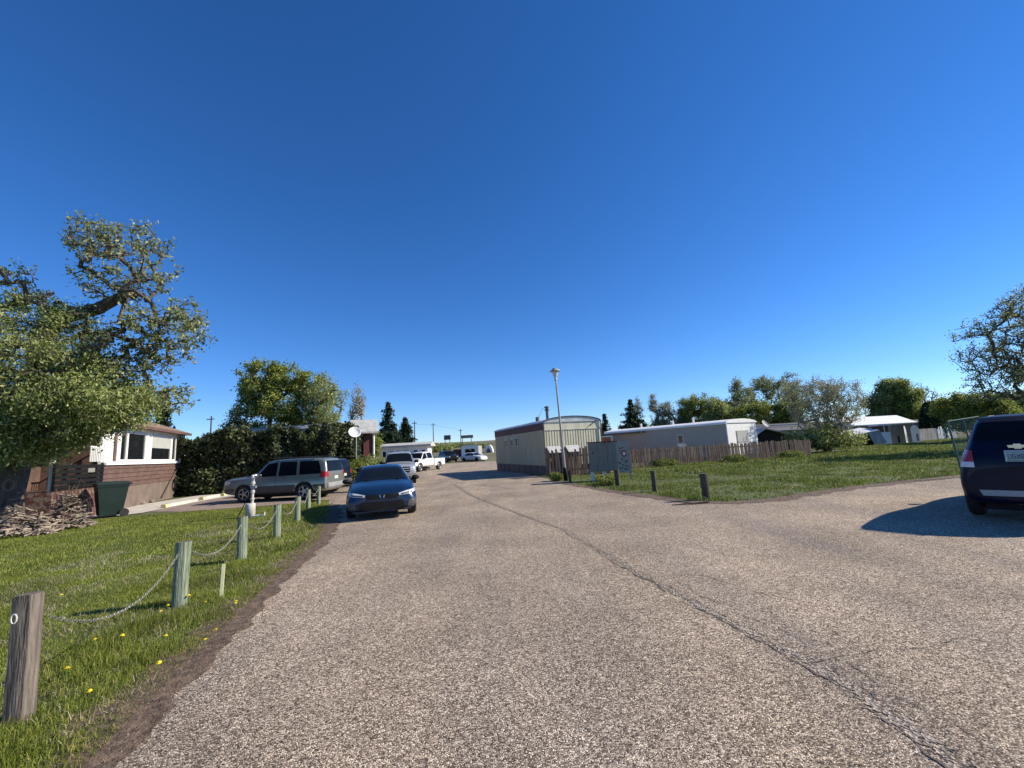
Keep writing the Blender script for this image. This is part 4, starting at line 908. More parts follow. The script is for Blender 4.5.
# --- navy hatch SUV at the right edge, seen from behind
nav = [(-2.28, .36, .84, .90, .70, .64, .56), (-2.24, .30, .98, 1.10, .84, .76, .66), (-2.05, .27, 1.06, 1.34, .88, .78, .60), (-1.82, .26, 1.08, 1.62, .90, .80, .54), (-1.55, .26, 1.08, 1.71, .91, .82, .55), (-.7, .26, 1.05, 1.72, .92, .85, .58), (0, .26, 1.03, 1.71, .92, .85, .58), (.42, .26, 1.02, 1.62, .92, .85, .59),
       (1.15, .26, 1.01, 1.09, .92, .85, .66), (1.35, .26, .99, 1.05, .91, .85, .68), (1.9, .27, .9, .96, .89, .82, .66), (2.2, .3, .76, .82, .84, .76, .62), (2.3, .34, .64, .7, .74, .7, .6)]
NH = R(38); nloc = Vector((7.83, 6.86, .012))      # rear bumper centre
hd = Vector((math.cos(NH), math.sin(NH), 0)); nc = nloc+hd*2.28
c = Car('navy_suv', 'navy blue SUV seen from behind at the right edge of the lot', 'SUV', nc, NH, nav, 'navy_paint', (-1.38, 1.38), .36, .235, 'dark_rim')
c.panel([(-.58, 1.30), (-.48, 1.57), (.48, 1.57), (.58, 1.30)], '-x', 'rear_window', 'car_glass')
c.panel([(.44, -.58), (.44, .58), (1.16, .70), (1.16, -.70)], '+z', 'windshield', 'car_glass')
for ax in ('+y', '-y'):
    c.panel([(.95, 1.08), (.38, 1.50), (0, 1.58), (0, 1.08)], ax, 'front_window', 'car_glass'); c.panel([(-.1, 1.09), (-.1, 1.59), (-.85, 1.58), (-.95, 1.10)], ax, 'side_window', 'car_glass')
    c.panel([(-1.05, 1.11), (-.98, 1.57), (-1.5, 1.52), (-1.72, 1.2)], ax, 'quarter_window', 'car_glass')
    c.panel([(-.06, .38), (-.06, 1.04), (-.072, 1.04), (-.072, .38)], ax, 'door_gap', 'black_paint', off=.002, thick=0)
for sg in (-1, 1):
    h = c.panel([(sg*.60, .97), (sg*.60, 1.14), (sg*.72, 1.16), (sg*.80, .97)], '-x', 'tail_light', 'red_lamp', off=.012, step=.03)
    c.panel([(sg*.60, .88), (sg*.60, .965), (sg*.80, .965), (sg*.80, .88)], '-x', 'reverse_light', 'clear_lamp', off=.012, step=.03)
c.panel([(-.56, .43), (-.60, .52), (.60, .52), (.56, .43)], '-x', 'bumper_strip', 'grey_strip', off=.018, step=.06)
c.panel([(-.46, 1.60), (-.46, 1.635), (.46, 1.635), (.46, 1.60)], '-x', 'roof_spoiler', 'navy_paint', off=.05)
pl = c.panel([(-.18, .965), (-.18, 1.13), (.18, 1.13), (.18, .965)], '-x', 'number_plate', 'plate', off=.02, thick=.006, step=.4)
hx = min(v.co.x for v in pl.data.vertices)
def stroke_text(txt, x, y0, z0, hgt, wid, gap, mat, parent, name='plate_text', sgn=-1):
    seg = {'a': ((0, 1), (1, 1)), 'b': ((1, 1), (1, .5)), 'c': ((1, .5), (1, 0)), 'd': ((0, 0), (1, 0)), 'e': ((0, 0), (0, .5)), 'f': ((0, .5), (0, 1)), 'g': ((0, .5), (1, .5)), 'x': ((0, 0), (1, 1)), 'y': ((0, 1), (1, 0))}
    ch = {'5': 'afgcd', 'X': 'xy', '8': 'abcdefg', 'N': 'feycb', '0': 'abcdef', '-': 'g', 'B': 'abcdefg', 'S': 'afgcd'}
    m_ = MB(); y = y0
    for q in txt:
        for s_ in ch[q]:
            (a, b), (c_, d_) = seg[s_]; m_.tube((x, y+sgn*a*wid, z0+b*hgt), (x, y+sgn*c_*wid, z0+d_*hgt), .006, None, 4)
        y += sgn*(wid+gap)
    m_.build(name, mat, parent)
stroke_text('05X8N', hx-.001, .135, 1.01, .07, .038, .018, 'plate_ink', pl)
m = MB(); m.tube((hx-.001, .16, .98), (hx-.001, -.16, .98), .005, None, 4); m.tube((hx-.001, .16, 1.115), (hx-.001, -.16, 1.115), .005, None, 4); m.build('plate_frame', 'plate_ink', pl)
c.t.scale = (1, .84, 1)
# bow-tie shaped emblem
ex = c.bvh.ray_cast(Vector((-6, 0, 1.20)), Vector((1, 0, 0)))[0].x-.02
bow = [(-.13, -.018), (-.11, .022), (-.045, .022), (-.04, .04), (.05, .04), (.045, .022), (.13, .018), (.11, -.022), (.045, -.022), (.04, -.04), (-.05, -.04), (-.045, -.022)]
m = MB().prism([(y, 1.20+z) for y, z in bow], ex-.01, ex+.02, 'x'); m.build('emblem', 'chrome', c.t)
for sg in (-1, 1):
    m = MB(); m.tube((-1.0, sg*.40, 1.70), (.0, sg*.40, 1.715), .016, None, 6)
    for q in (-.95, -.05): m.tube((q, sg*.40, 1.60), (q, sg*.40, 1.70), .018, None, 6)
    m.build('roof_rail', 'black_paint', c.t)
MB().box(-2.2, -2.1, -.15, .15, .30, .35).build('exhaust', 'chrome', c.t)
c.mirror_(.95, .80, 1.1, 'navy_paint')

# --- pickups
cab = [(-.75, .42, 1.10, 1.30, .90, .86, .66), (-.70, .40, 1.12, 1.76, .93, .88, .66), (-.4, .4, 1.12, 1.82, .94, .88, .66), (.5, .4, 1.12, 1.83, .94, .88, .66), (.85, .4, 1.12, 1.76, .94, .88, .67), (1.42, .4, 1.12, 1.20, .94, .88, .74), (1.6, .4, 1.1, 1.18, .94, .88, .76), (2.3, .42, 1.05, 1.13, .93, .87, .75), (2.62, .46, .98, 1.04, .9, .84, .74), (2.70, .5, .86, .94, .84, .8, .7)]
def pickup(name, label, loc, head, paint, group=None):
    c = Car(name, label, 'pickup truck', loc, head, cab, paint, (1.75,), .39, .26, 'rim', group)
    c.panel([(.84, -.64), (.84, .64), (1.44, .78), (1.44, -.78)], '+z', 'windshield', 'car_glass')
    for ax in ('+y', '-y'):
        c.panel([(1.25, 1.18), (.80, 1.64), (.45, 1.70), (.45, 1.18)], ax, 'front_window', 'car_glass'); c.panel([(.35, 1.18), (.35, 1.70), (-.5, 1.70), (-.55, 1.18)], ax, 'side_window', 'car_glass')
    c.panel([(-.58, .66), (-.58, .96), (.58, .96), (.58, .66)], '+x', 'front_grille', 'black_paint', off=.012)
    for k_ in (.74, .86): c.panel([(-.56, k_), (-.56, k_+.035), (.56, k_+.035), (.56, k_)], '+x', 'grille_bar', 'chrome', off=.024)
    for sg in (-1, 1): c.panel([(sg*.60, .74), (sg*.60, .94), (sg*.84, .94), (sg*.84, .74)], '+x', 'headlight', 'lamp_glass', off=.012)
    MB().box(2.60, 2.78, -.88, .88, .46, .62).build('front_bumper', 'chrome', c.t, bevel=.03)
    MB().box(2.78, 2.79, -.15, .15, .48, .60).build('number_plate', 'plate', c.t)
    m_ = MB(); W = .94
    for sg in (-1, 1):
        poly = [(-2.75, .5), (-2.75, 1.12), (-.78, 1.12), (-.78, .45), (-1.22, .45)]+[(-1.68+.46*math.cos(a), .39+.46*math.sin(a)) for a in [i*math.pi/8 for i in range(1, 8)]]+[(-2.14, .5)]
        m_.prism(poly, sg*W, sg*(W-.06), 'y')
    m_.box(-2.75, -2.70, -.88, .88, .5, 1.12); m_.box(-2.70, -.78, -.88, .88, .62, .68); m_.build('cargo_bed', paint, c.t)
    m_ = MB()
    for sg in (-1, 1):
        w_ = bpy.data.objects.new('wheel', None); COL.objects.link(w_); w_.parent = c.t; w_.location = (-1.68, sg*.81, .39); w_.rotation_euler = (0, 0, 0 if sg > 0 else math.pi)
        src = [o for o in c.t.children if o.name.startswith('wheel')][0]
        for q in src.children: d = q.copy(); COL.objects.link(d); d.parent = w_
    c.mirror_(1.15, .88, 1.22, 'black_paint', 1.3); return c
p = G(428, 471); pickup('white_pickup', 'white pickup truck parked facing the camera further down the road', (p.x-.75, p.y+1.0, 0), R(-110), 'white_car', 'pickups parked along the road')
pickup('white_pickup', 'pale pickup with dark windshield right behind the blue sedan', (-7.05, 26.4, 0), R(-76), 'pale_silver', 'pickups parked along the road')
p = G(412, 468); wagon('green_suv', 'greyish SUV between the two pale pickups', (p.x-.3, p.y+2.5, 0), R(-100), 'pale_silver')
p = D(448, 455, 70); wagon('dark_suv', 'far dark SUV parked left of the white trailer', (p.x, 70, .14), R(-60), 'dark_paint')

# ------------------------------------------------------------------ lamp post
p = G(566, 481); t = thing('street_lamp', 'tall leaning metal lamp post with a wide hat shade by the cream trailer', 'street lamp', p)
t.rotation_euler = (0, -.03, 0); t.scale = (1, 1, 1.03)
MB().lathe([(.065, 0), (.06, .5), (.037, 4.55), (.037, 4.6)], 14).build('pole', 'lamp_steel', t, True)
MB().lathe([(.10, 0), (.10, .55), (.08, .6)], 12).build('base_sleeve', 'black_paint', t, True)
MB().lathe([(.05, 4.6), (.075, 4.62), (.075, 4.68), (.055, 4.70), (.075, 4.75), (.15, 4.96), (.16, 5.02), (.05, 5.05)], 16).build('lantern', 'lamp_glass', t, True)
MB().lathe([(.12, 5.02), (.26, 5.04), (.25, 5.07), (.14, 5.14), (.09, 5.20), (.03, 5.22)], 20).build('shade', 'lamp_steel', t, True)

# ------------------------------------------------------------------ cream trailer
def frame(o, x, y): pass
ang = math.atan2(9.5, -3.25)         # length direction
t = thing('cream_trailer', 'long cream mobile home with maroon band beside the road', 'mobile home', (1.69, 25.0, 0), ang)
# local +x runs along the length away from the camera, +y to the left (road side); right side is -y
L, Wd, Hh = 10.1, 3.66, 3.02
m = MB(); m.box(0, L, -Wd, 0, .55, 2.60)
m.build('side_wall', 'cream_wall_shaded', t)
# corrugation ribs on the road wall
m = MB(); x = .1
while x < L-.05: m.box(x, x+.05, .0, .012, .56, 2.59); x += .2
m.build('wall_ribs', 'cream_wall_shaded', t)
m = MB(); m.box(-.02, L+.02, -Wd-.02, .02, 2.603, 3.02); m.build('maroon_band', 'maroon', t)
def arc(n=14, rise=.34, z=3.02):
    return [(-Wd/2+(Wd/2+.06)*math.cos(math.pi*i/n), z+rise*math.sin(math.pi*i/n)) for i in range(n+1)]
m = MB().prism(arc(), -.10, L+.1, 'x'); m.build('roof', 'roof_metal', t, False)
m = MB().prism([(y, z) for y, z in arc(14, .27)]+[(-Wd-.02, 2.62), (.02, 2.62)], -.06, -.021, 'x'); m.build('gable_panel', 'cream_end_lit', t)
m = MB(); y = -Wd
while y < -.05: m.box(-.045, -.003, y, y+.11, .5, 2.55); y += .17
m.build('end_wall', 'cream_end_lit', t); bx('end_trim', 'cream_end_lit', t, -.07, -.003, -Wd-.02, .02, 2.553, 2.618)
m = MB()
a_ = arc(14, .34)
for i in range(14): m.tube((-.115, a_[i][0], a_[i][1]-.02), (-.115, a_[i+1][0], a_[i+1][1]-.02), .035, None, 5, False)
m.tube((-.11, .04, 3.02), (-.11, .04, .5), .03, None, 5); m.tube((-.11, -Wd-.04, 3.02), (-.11, -Wd-.04, .5), .03, None, 5); m.build('roof_edging', 'dark_roof', t)
bx('skirting_board', 'skirting', t, .05, L-.05, -Wd+.05, -.03, 0, .55)
m = MB()
for i in range(9): m.box(.3+i*1.1, .34+i*1.1, -.03, -.01, .0, .55)
m.build('skirting_batten', 'dark_post', t)
for x0 in (4.6, 5.6, 7.0):
    f = bx('window', 'white_paint', t, x0, x0+.42, .012, .05, 1.75, 2.35); bx('pane', 'glass', f, x0+.05, x0+.37, .051, .058, 1.8, 2.3)
    bx('window_shade', 'dark_post', f, x0+.45, x0+.52, .014, .03, 1.7, 2.2)
m = MB(); m.lathe([(.09, 3.3), (.09, 3.95), (.17, 3.96), (.17, 4.02), (.10, 4.04), (.10, 4.12), (.18, 4.14), (.16, 4.2), (.02, 4.25)], 12, (2.6, -1.4, 0)); m.build('chimney', 'cladding', t)
m = MB(); m.tube((1.6, -.4, 3.2), (1.6, -.4, 3.55), .03, None, 5); m.tube((1.6, -.4, 3.5), (1.2, -.5, 3.95), .012, None, 4); m.tube((1.2, -.5, 3.95), (.95, -.6, 3.9), .01, None, 4); m.build('aerial', 'steel', t)
m = MB(); m.lathe([(.1, 3.2), (.12, 3.45), (.06, 3.5)], 8, (1.9, -.4, 0)); m.build('roof_vent', 'dark_roof', t)
m = MB(); m.tube((-.12, -Wd+.25, 3.05), (-.12, -Wd+.75, 2.72), .03, None, 4); m.build('gable_brace', 'dark_post', t)

# picket fences
def fence(name, label, a, b, h, mat, pick=.10, gap=.035, cat='fence', pointed=False, hv=.12, group=None, wonk=.03):
    a = Vector((*a, 0)); b = Vector((*b, 0)); L_2 = (b-a).length; t_ = thing(name, label, cat, a, math.atan2(b.y-a.y, b.x-a.x), group)
    m_ = MB(); x = 0
    while x < L_2:
        hh = h*(1+random.uniform(-hv, hv)*.5); tl_ = random.uniform(-wonk, wonk); mt = Matrix.Translation((x, 0, 0)) @ Matrix.Rotation(tl_, 4, 'Y')
        if random.random() > .015:
            w2 = pick*random.uniform(.85, 1.05)
            poly = [(0, .04), (w2, .04), (w2, hh-.05), (w2*.5, hh+(.03 if pointed else 0)), (0, hh-.05 if pointed else hh)]
            P = [mt @ Vector((q[0], y_, q[1])) for y_ in (-.03, -.01) for q in poly]; n_ = 5
            m_.add(P, [tuple(range(n_)), tuple(range(2*n_-1, n_-1, -1))]+[(i, n_+i, n_+(i+1) % n_, (i+1) % n_) for i in range(n_)])
        x += pick+gap*random.uniform(.4, 1.6)
    m_.build('pickets', mat, t_)
    for z in (.3, h*.75): bx('rail', mat, t_, 0, L_2, -.008, .035, z, z+.08)
    x = 0
    while x <= L_2+.1: bx('post', mat, t_, x-.045, x+.045, .038, .125, 0, h*.95); x += 2.4
    return t_
a = G(629, 468); fence('picket_fence', 'long weathered brown picket fence in front of the grey mobile home', (a.x-.6, 27.5), (20.9, 30.8), 1.18, 'picket', .12, .03)
fence('picket_fence', 'short dark uneven picket fence against the end of the cream trailer', (1.75, 23.5), (5.1, 23.9), 1.38, 'picket', .11, .06, hv=.25, wonk=.05)
fence('picket_fence', 'dark picket fence piece between the mailbox cabinet and the long fence', (5.1, 23.95), (6.35, 27.4), 1.2, 'picket', .12, .04, hv=.2)
# two little gabled sheds behind the fence
for (x, y, lb) in ((2.1, 24.3, 'left one of two small sheds with pale gable roofs'), (3.15, 24.4, 'right one of two small sheds with pale gable roofs')):
    t = thing('small_shed', lb, 'shed', (x, y, -.2), R(22), 'two small sheds behind the picket fence')
    bx('shed_wall', 'picket', t, -.36, .36, -.26, .26, 0, 1.5)
    m = MB().prism([(-.30, 1.51), (.30, 1.51), (0, 1.78)], -.36, .36, 'x'); m.build('gable', 'picket', t)
    m = MB()
    for s_ in (-1, 1): m.add([(-.42, s_*.38, 1.46), (.42, s_*.38, 1.46), (.42, 0, 1.80), (-.42, 0, 1.80), (-.42, s_*.38, 1.49), (.42, s_*.38, 1.49), (.42, 0, 1.84), (-.42, 0, 1.84)], [(0, 1, 2, 3), (4, 5, 6, 7), (0, 1, 5, 4), (1, 2, 6, 5), (3, 0, 4, 7)])
    m.build('roof', 'grey_roof', t)
# ------------------------------------------------------------------ mailbox cabinet
p = G(592, 481); q = G(613, 483)
t = thing('mailbox_cabinet', 'grey cluster mailbox cabinet with three bays standing in the weeds', 'mailbox', (3.85, 19.3, 0), R(-6))
for i in range(3):
    bx('bay', 'box_grey', t, -.62+i*.41, -.22+i*.41, 0, .5, .42, 1.66, bevel=.008)
    m = MB()
    for k_ in range(6):
        for j in range(2): m.box(-.60+i*.41+j*.185, -.43+i*.41+j*.185, -.012, -.002, .46+k_*.195, .63+k_*.195)
    m.build('mail_doors', 'box_grey', t)
for i in range(2): bx('divider', 'lamp_steel', t, -.222+i*.41, -.207+i*.41, -.035, .5, .40, 1.70)
bx('top_cap', 'maroon', t, -.66, .64, -.04, .54, 1.665, 1.72)
for x in (-.52, .0, .5): bx('leg', 'white_paint', t, x-.07, x+.07, .12, .38, 0, .42)
bx('lock', 'black_paint', t, -.47, -.42, -.03, -.012, 1.2, 1.26)
# sign board
t = thing('sign_board', 'pale weathered sign board with a red ring emblem beside the mailbox cabinet', 'sign', (4.70, 19.2, 0), R(-10)); t.scale = (.76, 1, .98)
bx('panel', 'sign_face', t, -.36, .36, 0, .04, .32, 1.68)
bx('frame', 'lamp_steel', t, -.40, .40, -.012, .052, 1.682, 1.72); bx('frame', 'lamp_steel', t, .361, .40, -.012, .052, .3, 1.68); bx('frame', 'lamp_steel', t, -.40, -.361, -.012, .052, .3, 1.68)
bx('leg', 'lamp_steel', t, .30, .36, .0, .04, 0, .318); bx('leg', 'lamp_steel', t, -.36, -.30, .0, .04, 0, .318)
m = MB()
for i in range(24):
    a0 = 6.283*i/24; a1 = 6.283*(i+1)/24; m.tube((.06+.125*math.cos(a0), -.012, 1.17+.125*math.sin(a0)), (.06+.125*math.cos(a1), -.012, 1.17+.125*math.sin(a1)), .026, None, 5, False)
m.build('ring_emblem', 'sign_red', t); MB().tube((.07, -.001, 1.16), (.07, -.02, 1.16), .07, None, 12).build('emblem_centre', 'white_paint', t)
m = MB()
for (x0, z0, wd, ht) in ((-.18, 1.38, .1, .05), (-.05, 1.40, .12, .05), (-.2, 1.28, .08, .05), (-.1, .84, .06, .12), (-.28, .72, .12, .08), (.08, .76, .15, .1), (-.1, .64, .12, .07), (.1, .58, .14, .06), (-.26, .50, .2, .06), (.0, .45, .2, .06)):
    m.box(x0, x0+wd, -.008, -.001, z0, z0+ht)
m.build('worn_print', 'sign_dark', t)

# ------------------------------------------------------------------ homes
def box_home(name, label, loc, rz, L, W, H, wall, roof, group=None, rise=.35, cat='mobile home', over=.12, z0=0.0, front_wall=None):
    t_ = thing(name, label, cat, loc, rz, group); bx('wall', wall, t_, 0, L, 0, W, z0, H)
    n_ = 10; pr = [(W/2+(W/2+over)*math.cos(math.pi*i/n_), H+.02+rise*math.sin(math.pi*i/n_)) for i in range(n_+1)]
    MB().prism(pr, -over, L+over, 'x').build('roof', roof, t_); return t_
def win(t_, x0, x1, z0, z1, y=0.0, fr='white_paint', pane='glass', side='y', nm='window', sill=False):
    if side == 'y':
        f = bx(nm, fr, t_, x0, x1, y-.035, y-.003, z0, z1); bx('pane', pane, f, x0+.06, x1-.06, y-.042, y-.036, z0+.06, z1-.06)
    else:
        f = bx(nm, fr, t_, y+.003, y+.035, x0, x1, z0, z1); bx('pane', pane, f, y+.036, y+.042, x0+.06, x1-.06, z0+.06, z1-.06)
    return f
# grey mobile home with white end
b = Vector((15.6, 32.0, 0)); Lg = 12.6; a = Vector((15.6-math.cos(R(58))*Lg, 32+math.sin(R(58))*Lg, 0))
rz = math.atan2(b.y-a.y, b.x-a.x)
t = thing('grey_home', 'long dark grey mobile home with a white right end behind the picket fence', 'mobile home', (a.x, a.y, 0), rz)
bx('wall', 'grey_siding', t, 0, Lg-.02, 0, 3.9, .3, 3.0); t.scale = (1, 1, .875)
bx('skirting_board', 'grey_siding', t, .1, Lg-.1, .06, 3.8, 0, .3)
m = MB(); z = .5
while z < 3.0: m.box(0, Lg-.03, -.012, -.001, z, z+.015); z += .2
m.build('siding_laps', 'grey_siding', t)
pr = [(1.95+2.07*math.cos(math.pi*i/12), 3.02+.36*math.sin(math.pi*i/12)) for i in range(13)]
MB().prism(pr, -.1, Lg+.12, 'x').build('roof', 'white_siding', t)
m = MB(); m.box(-.1, Lg+.1, -.14, -.02, 2.93, 3.06); m.build('fascia', 'white_paint', t)
m = MB(); m.prism([(0, .3), (3.9, .3), (3.9, 3.0)]+[(1.95+1.95*math.cos(math.pi*i/12), 3.0+.34*math.sin(math.pi*i/12)) for i in range(13)]+[(0, 3.0)], Lg-.015, Lg+.06, 'x'); m.build('end_wall', 'white_siding', t)
f = win(t, 1.1, 2.6, 1.35, 2.35, Lg+.06, 'grey_siding', 'curtain', 'x'); 
xw = Lg*.66; f = win(t, xw, xw+.55, 1.5, 2.3, 0, 'white_paint', 'glass'); bx('door', 'pale_silver', t, xw-.1, xw+.75, -.02, -.001, .3, 1.45)
for x in (Lg*.28, Lg*.56, Lg*.72): MB().tube((x, 1.2, 3.2), (x, 1.2, 3.75), .09, .09, 8).build('roof_vent', 'white_paint', t)
bx('awning', 'dark_roof', t, .2, 5.0, -.6, -.03, 2.78, 2.86)
# orange timber porch between the trailers
p = D(605, 450, 39); t = thing('timber_porch', 'orange stained timber porch between the cream and grey homes', 'porch', (p.x, 39, 0), R(-8))
bx('wall', 'orange_wood', t, -.6, .6, 0, 1.5, 0, 2.2); bx('roof', 'white_paint', t, -.75, .75, -.15, 1.6, 2.2, 2.3); bx('post', 'white_paint', t, .62, .72, -.1, 0, 0, 2.2)
# dark roofed home and sheds right of it
p = D(748, 440, 46); t = thing('dark_home', 'low building with a dark sloping roof between the white home end and the bush', 'house', (p.x, 46, 0), R(0))
bx('wall', 'weathered_board', t, 0, 8.2, 0, 4, 0, 1.95); m = MB().prism([(-.3, 1.9), (4.3, 2.75), (4.3, 2.85), (-.3, 2.0)], -.3, 8.4, 'x'); m.build('roof', 'dark_roof', t)
MB().box(.0, 8.3, 1.9, 2.1, 2.55, 2.66).build('ridge_trim', 'grey_roof', t)
m = MB().lathe([(.02, 0), (.3, .06), (.42, .14), (.40, .15), (.28, .08), (.02, .02)], 14); o = m.build('satellite_dish', 'grey_roof'); o.location = (p.x+1.9, 45.9, 2.75); o.rotation_euler = (R(60), 0, R(25)); tag(o, 'grey satellite dish on the dark sloping roof', 'satellite dish')
p = D(752, 440, 41); t = thing('black_shed', 'black gabled shed behind the right end of the picket fence', 'shed', (p.x, 41, 0), R(0))
bx('wall', 'black_paint', t, 0, 4.2, 0, 2.5, 0, 1.3); MB().prism([(0, 1.3), (4.2, 1.3), (1.3, 2.15)], 0, 2.5, 'y').build('gable', 'black_paint', t)
m = MB(); m.prism([(1.25, 2.18), (4.5, 1.28), (4.5, 1.36), (1.25, 2.26)], -.3, 2.7, 'y'); m.prism([(1.3, 2.18), (-.3, 1.25), (-.3, 1.33), (1.3, 2.26)], -.3, 2.7, 'y'); m.build('roof', 'grey_roof', t)
# white roofed long shed
def at(px, Y): return D(px, 440, Y).x
Y = 46; x0 = at(855, Y); x1 = at(917, Y)
t = thing('white_roof_shed', 'low tan shed with a bright white metal roof at the field end', 'shed', (x0, Y, 0)); W_ = x1-x0
bx('wall', 'tan_board', t, 0, W_*.62, 0, 4, 0, 2.05); bx('wall', 'box_grey', t, W_*.621, W_-.2, 0, 4, 0, 2.05)
MB().prism([(-.35, 2.0), (4.3, 2.0), (4.3, 2.1), (2, 3.0), (-.35, 2.1)], -.1, W_+.1, 'x').build('roof', 'white_siding', t)
win(t, .6, 1.5, 1.0, 1.7, 0, 'weathered_board')
Y = 43; t = thing('lean_to', 'sagging black lean-to with a crooked white roof', 'shed', (at(852, Y), Y, 0))
bx('wall', 'black_paint', t, 0, 2.3, 0, 1.8, 0, 1.0)
m = MB(); m.add([(-.2, -.3, 1.0), (2.5, -.3, 1.45), (2.5, 2, 1.75), (-.2, 2, 1.3), (-.2, -.3, 1.08), (2.5, -.3, 1.53), (2.5, 2, 1.83), (-.2, 2, 1.38)], [(0, 1, 2, 3), (4, 5, 6, 7), (0, 1, 5, 4), (1, 2, 6, 5), (2, 3, 7, 6), (3, 0, 4, 7)]); m.build('roof', 'white_siding', t)
Y = 42.5; t = thing('plywood_sheet', 'grey warped sheet of boards leaning beside the black lean-to', 'board', (at(875, Y), Y, 0)); o = bx('panel', 'weathered_board', t, 0, 1.15, 0, .08, 0, 1.35); o.rotation_euler = (R(-12), R(-14), 0)
Y = 43; t = thing('small_kiosk', 'narrow white and red shed under the white roof edge', 'shed', (at(881, Y), Y, 0))
bx('wall', 'white_siding', t, 0, 1.05, 0, 1, 0, 1.25); bx('wall', 'brown_siding', t, .1, .95, .05, 1, 1.25, 1.9); bx('roof', 'white_siding', t, -.12, 1.15, -.15, 1.1, 1.9, 2.0); bx('post', 'white_paint', t, .5, .58, .03, .045, 1.26, 1.88)
Y = 44; t = thing('grey_gate', 'flat grey metal gate panel between the kiosk and the white doors', 'gate', (at(892.5, Y), Y, 0)); bx('panel', 'box_grey', t, 0, 1.35, 0, .06, .03, 1.85); bx('slot', 'black_paint', t, .55, .75, -.01, -.001, .03, .8); bx('frame', 'lamp_steel', t, 0, 1.35, -.02, -.002, 1.85, 1.9)
for i, (px, w_, hh, ry, lb) in enumerate(((905.5, .55, 1.75, -.10, 'left white wooden door leaf with an arched top standing open'), (912.5, .62, 1.75, .06, 'right white wooden door leaf with an arched top standing open'))):
    Y = 44.2; t = thing('white_door', lb, 'door', (at(px, Y), Y, 0), R(-35 if i else 30), 'pair of white shed doors')
    MB().prism([(0, 0), (w_, 0), (w_, hh*.8), (w_*.75, hh), (w_*.3, hh), (0, hh*.85)], 0, .06, 'y').build('panel', 'white_paint', t)
    bx('pane', 'box_grey', t, w_*.55, w_*.8, -.008, -.001, .2, .9)
fence('board_fence', 'grey board fence right of the white shed doors', (at(918, 49), 49), (at(937, 50), 50), 1.35, 'weathered_board', .14, .004, hv=.05)
fence('white_fence', 'white picket fence below the clipped cypress', (at(939, 51.5), 51.5), (at(957, 52.5), 52.5), 1.35, 'white_paint', .16, .07, pointed=True, hv=.45)
Y = 50; t = thing('small_window_shed', 'dark small outbuilding behind the grey board fence', 'shed', (at(917, Y+4), Y+4, 0)); bx('wall', 'grey_siding', t, 0, 1.5, 0, 2, 0, 2.1); win(t, .4, 1.0, 1.2, 1.8)
MB().prism([(-.2, 2.05), (2.2, 2.05), (1.0, 2.5)], -.2, 1.7, 'x').build('roof', 'dark_roof', t)
# wire fence panel beside the navy car
p = G(963.5, 478); t = thing('wire_fence_panel', 'leaning green wire mesh fence panel behind the navy car', 'fence', (p.x, p.y, 0), R(2)); t.rotation_euler = (0, R(-5), R(6))
m = MB(); Lp = 1.1; Hp = 1.72
m.tube((0, 0, 0), (0, 0, Hp), .028, None, 8); m.tube((Lp, 0, 0), (Lp, 0, Hp), .028, None, 8); m.tube((0, 0, Hp), (Lp, 0, Hp), .018, None, 8); m.tube((0, 0, .08), (Lp, 0, .08), .015, None, 8); m.tube((Lp/2, 0, 0), (Lp/2, 0, Hp), .02, None, 8); m.build('frame', 'mesh_green', t)
m = MB(); s_ = .06; k_ = -int(Hp/s_)
x = -Hp
while x < Lp:
    for sg in (1, -1):
        a0 = max(0, x); b0 = min(Lp, x+Hp)
        if b0 > a0:
            za = (a0-x); zb_ = (b0-x)
            if sg < 0: za, zb_ = Hp-za, Hp-zb_
            m.tube((a0, .002*sg, za), (b0, .002*sg, zb_), 0.0045, None, 3, False)
    x += s_
m.build('wire_mesh', 'mesh_green', t)

# ------------------------------------------------------------------ brown house on the left
A0 = Vector((-14.95, 14.6)); B0 = Vector((-19.0, 24.6)); dv = (B0-A0); Lh = dv.length; rz = math.atan2(dv.y, dv.x)
t = thing('brown_house', 'brown sided house with white window band and shingled hip roof', 'house', (A0.x, A0.y, 0), rz)
# local x: along the front wall away from the camera; road side is -y
pw = 1.9                                                   # porch depth at near end
bx('skirting_board', 'skirting', t, 2.2, Lh, .03, 6.8, 0, .95); 
m = MB(); z = .95
for i in range(5): m.add([(2.2, 0, z), (Lh, 0, z), (Lh, .03, z+.185), (2.2, .03, z+.185), (2.2, 6.8, z), (Lh, 6.8, z), (Lh, 6.8, z+.185), (2.2, 6.8, z+.185)], [(0, 1, 2, 3), (1, 5, 6, 2), (4, 0, 3, 7), (0, 4, 5, 1)]); z += .186
m.build('lap_siding', 'brown_siding', t)
bx('wall', 'white_paint', t, 2.2, Lh, .02, 6.8, 1.88, 3.5)
for x in (3.0, 5.9, Lh-.18): bx('corner_trim', 'white_paint', t, x, x+.16, -.05, .018, 1.9, 3.5)
bx('window_sill', 'white_paint', t, 2.2, Lh, -.06, .018, 1.84, 1.95)
bx('eave_trim', 'white_paint', t, 2.1, Lh+.02, -.04, .018, 3.28, 3.5)
def wnd(x0, x1, z0=2.05, z1=3.15, cur=False):
    f = MB(); y = -.035
    f.box(x0, x1, y, .019, z1, z1+.07); f.box(x0, x1, y, .019, z0-.07, z0); f.box(x0-.06, x0, y, .019, z0-.07, z1+.07); f.box(x1, x1+.06, y, .019, z0-.07, z1+.07)
    o_ = f.build('window', 'white_paint', t); bx('pane', 'glass', o_, x0, x1, .005, .015, z0, z1)
    if cur: bx('blind', 'curtain', o_, x0+.02, x1-.02, -.003, .004, z0+(z1-z0)*.5, z1)
wnd(3.35, 3.85); wnd(4.0, 5.75); wnd(6.5, 9.0, cur=True); wnd(9.25, 9.75)
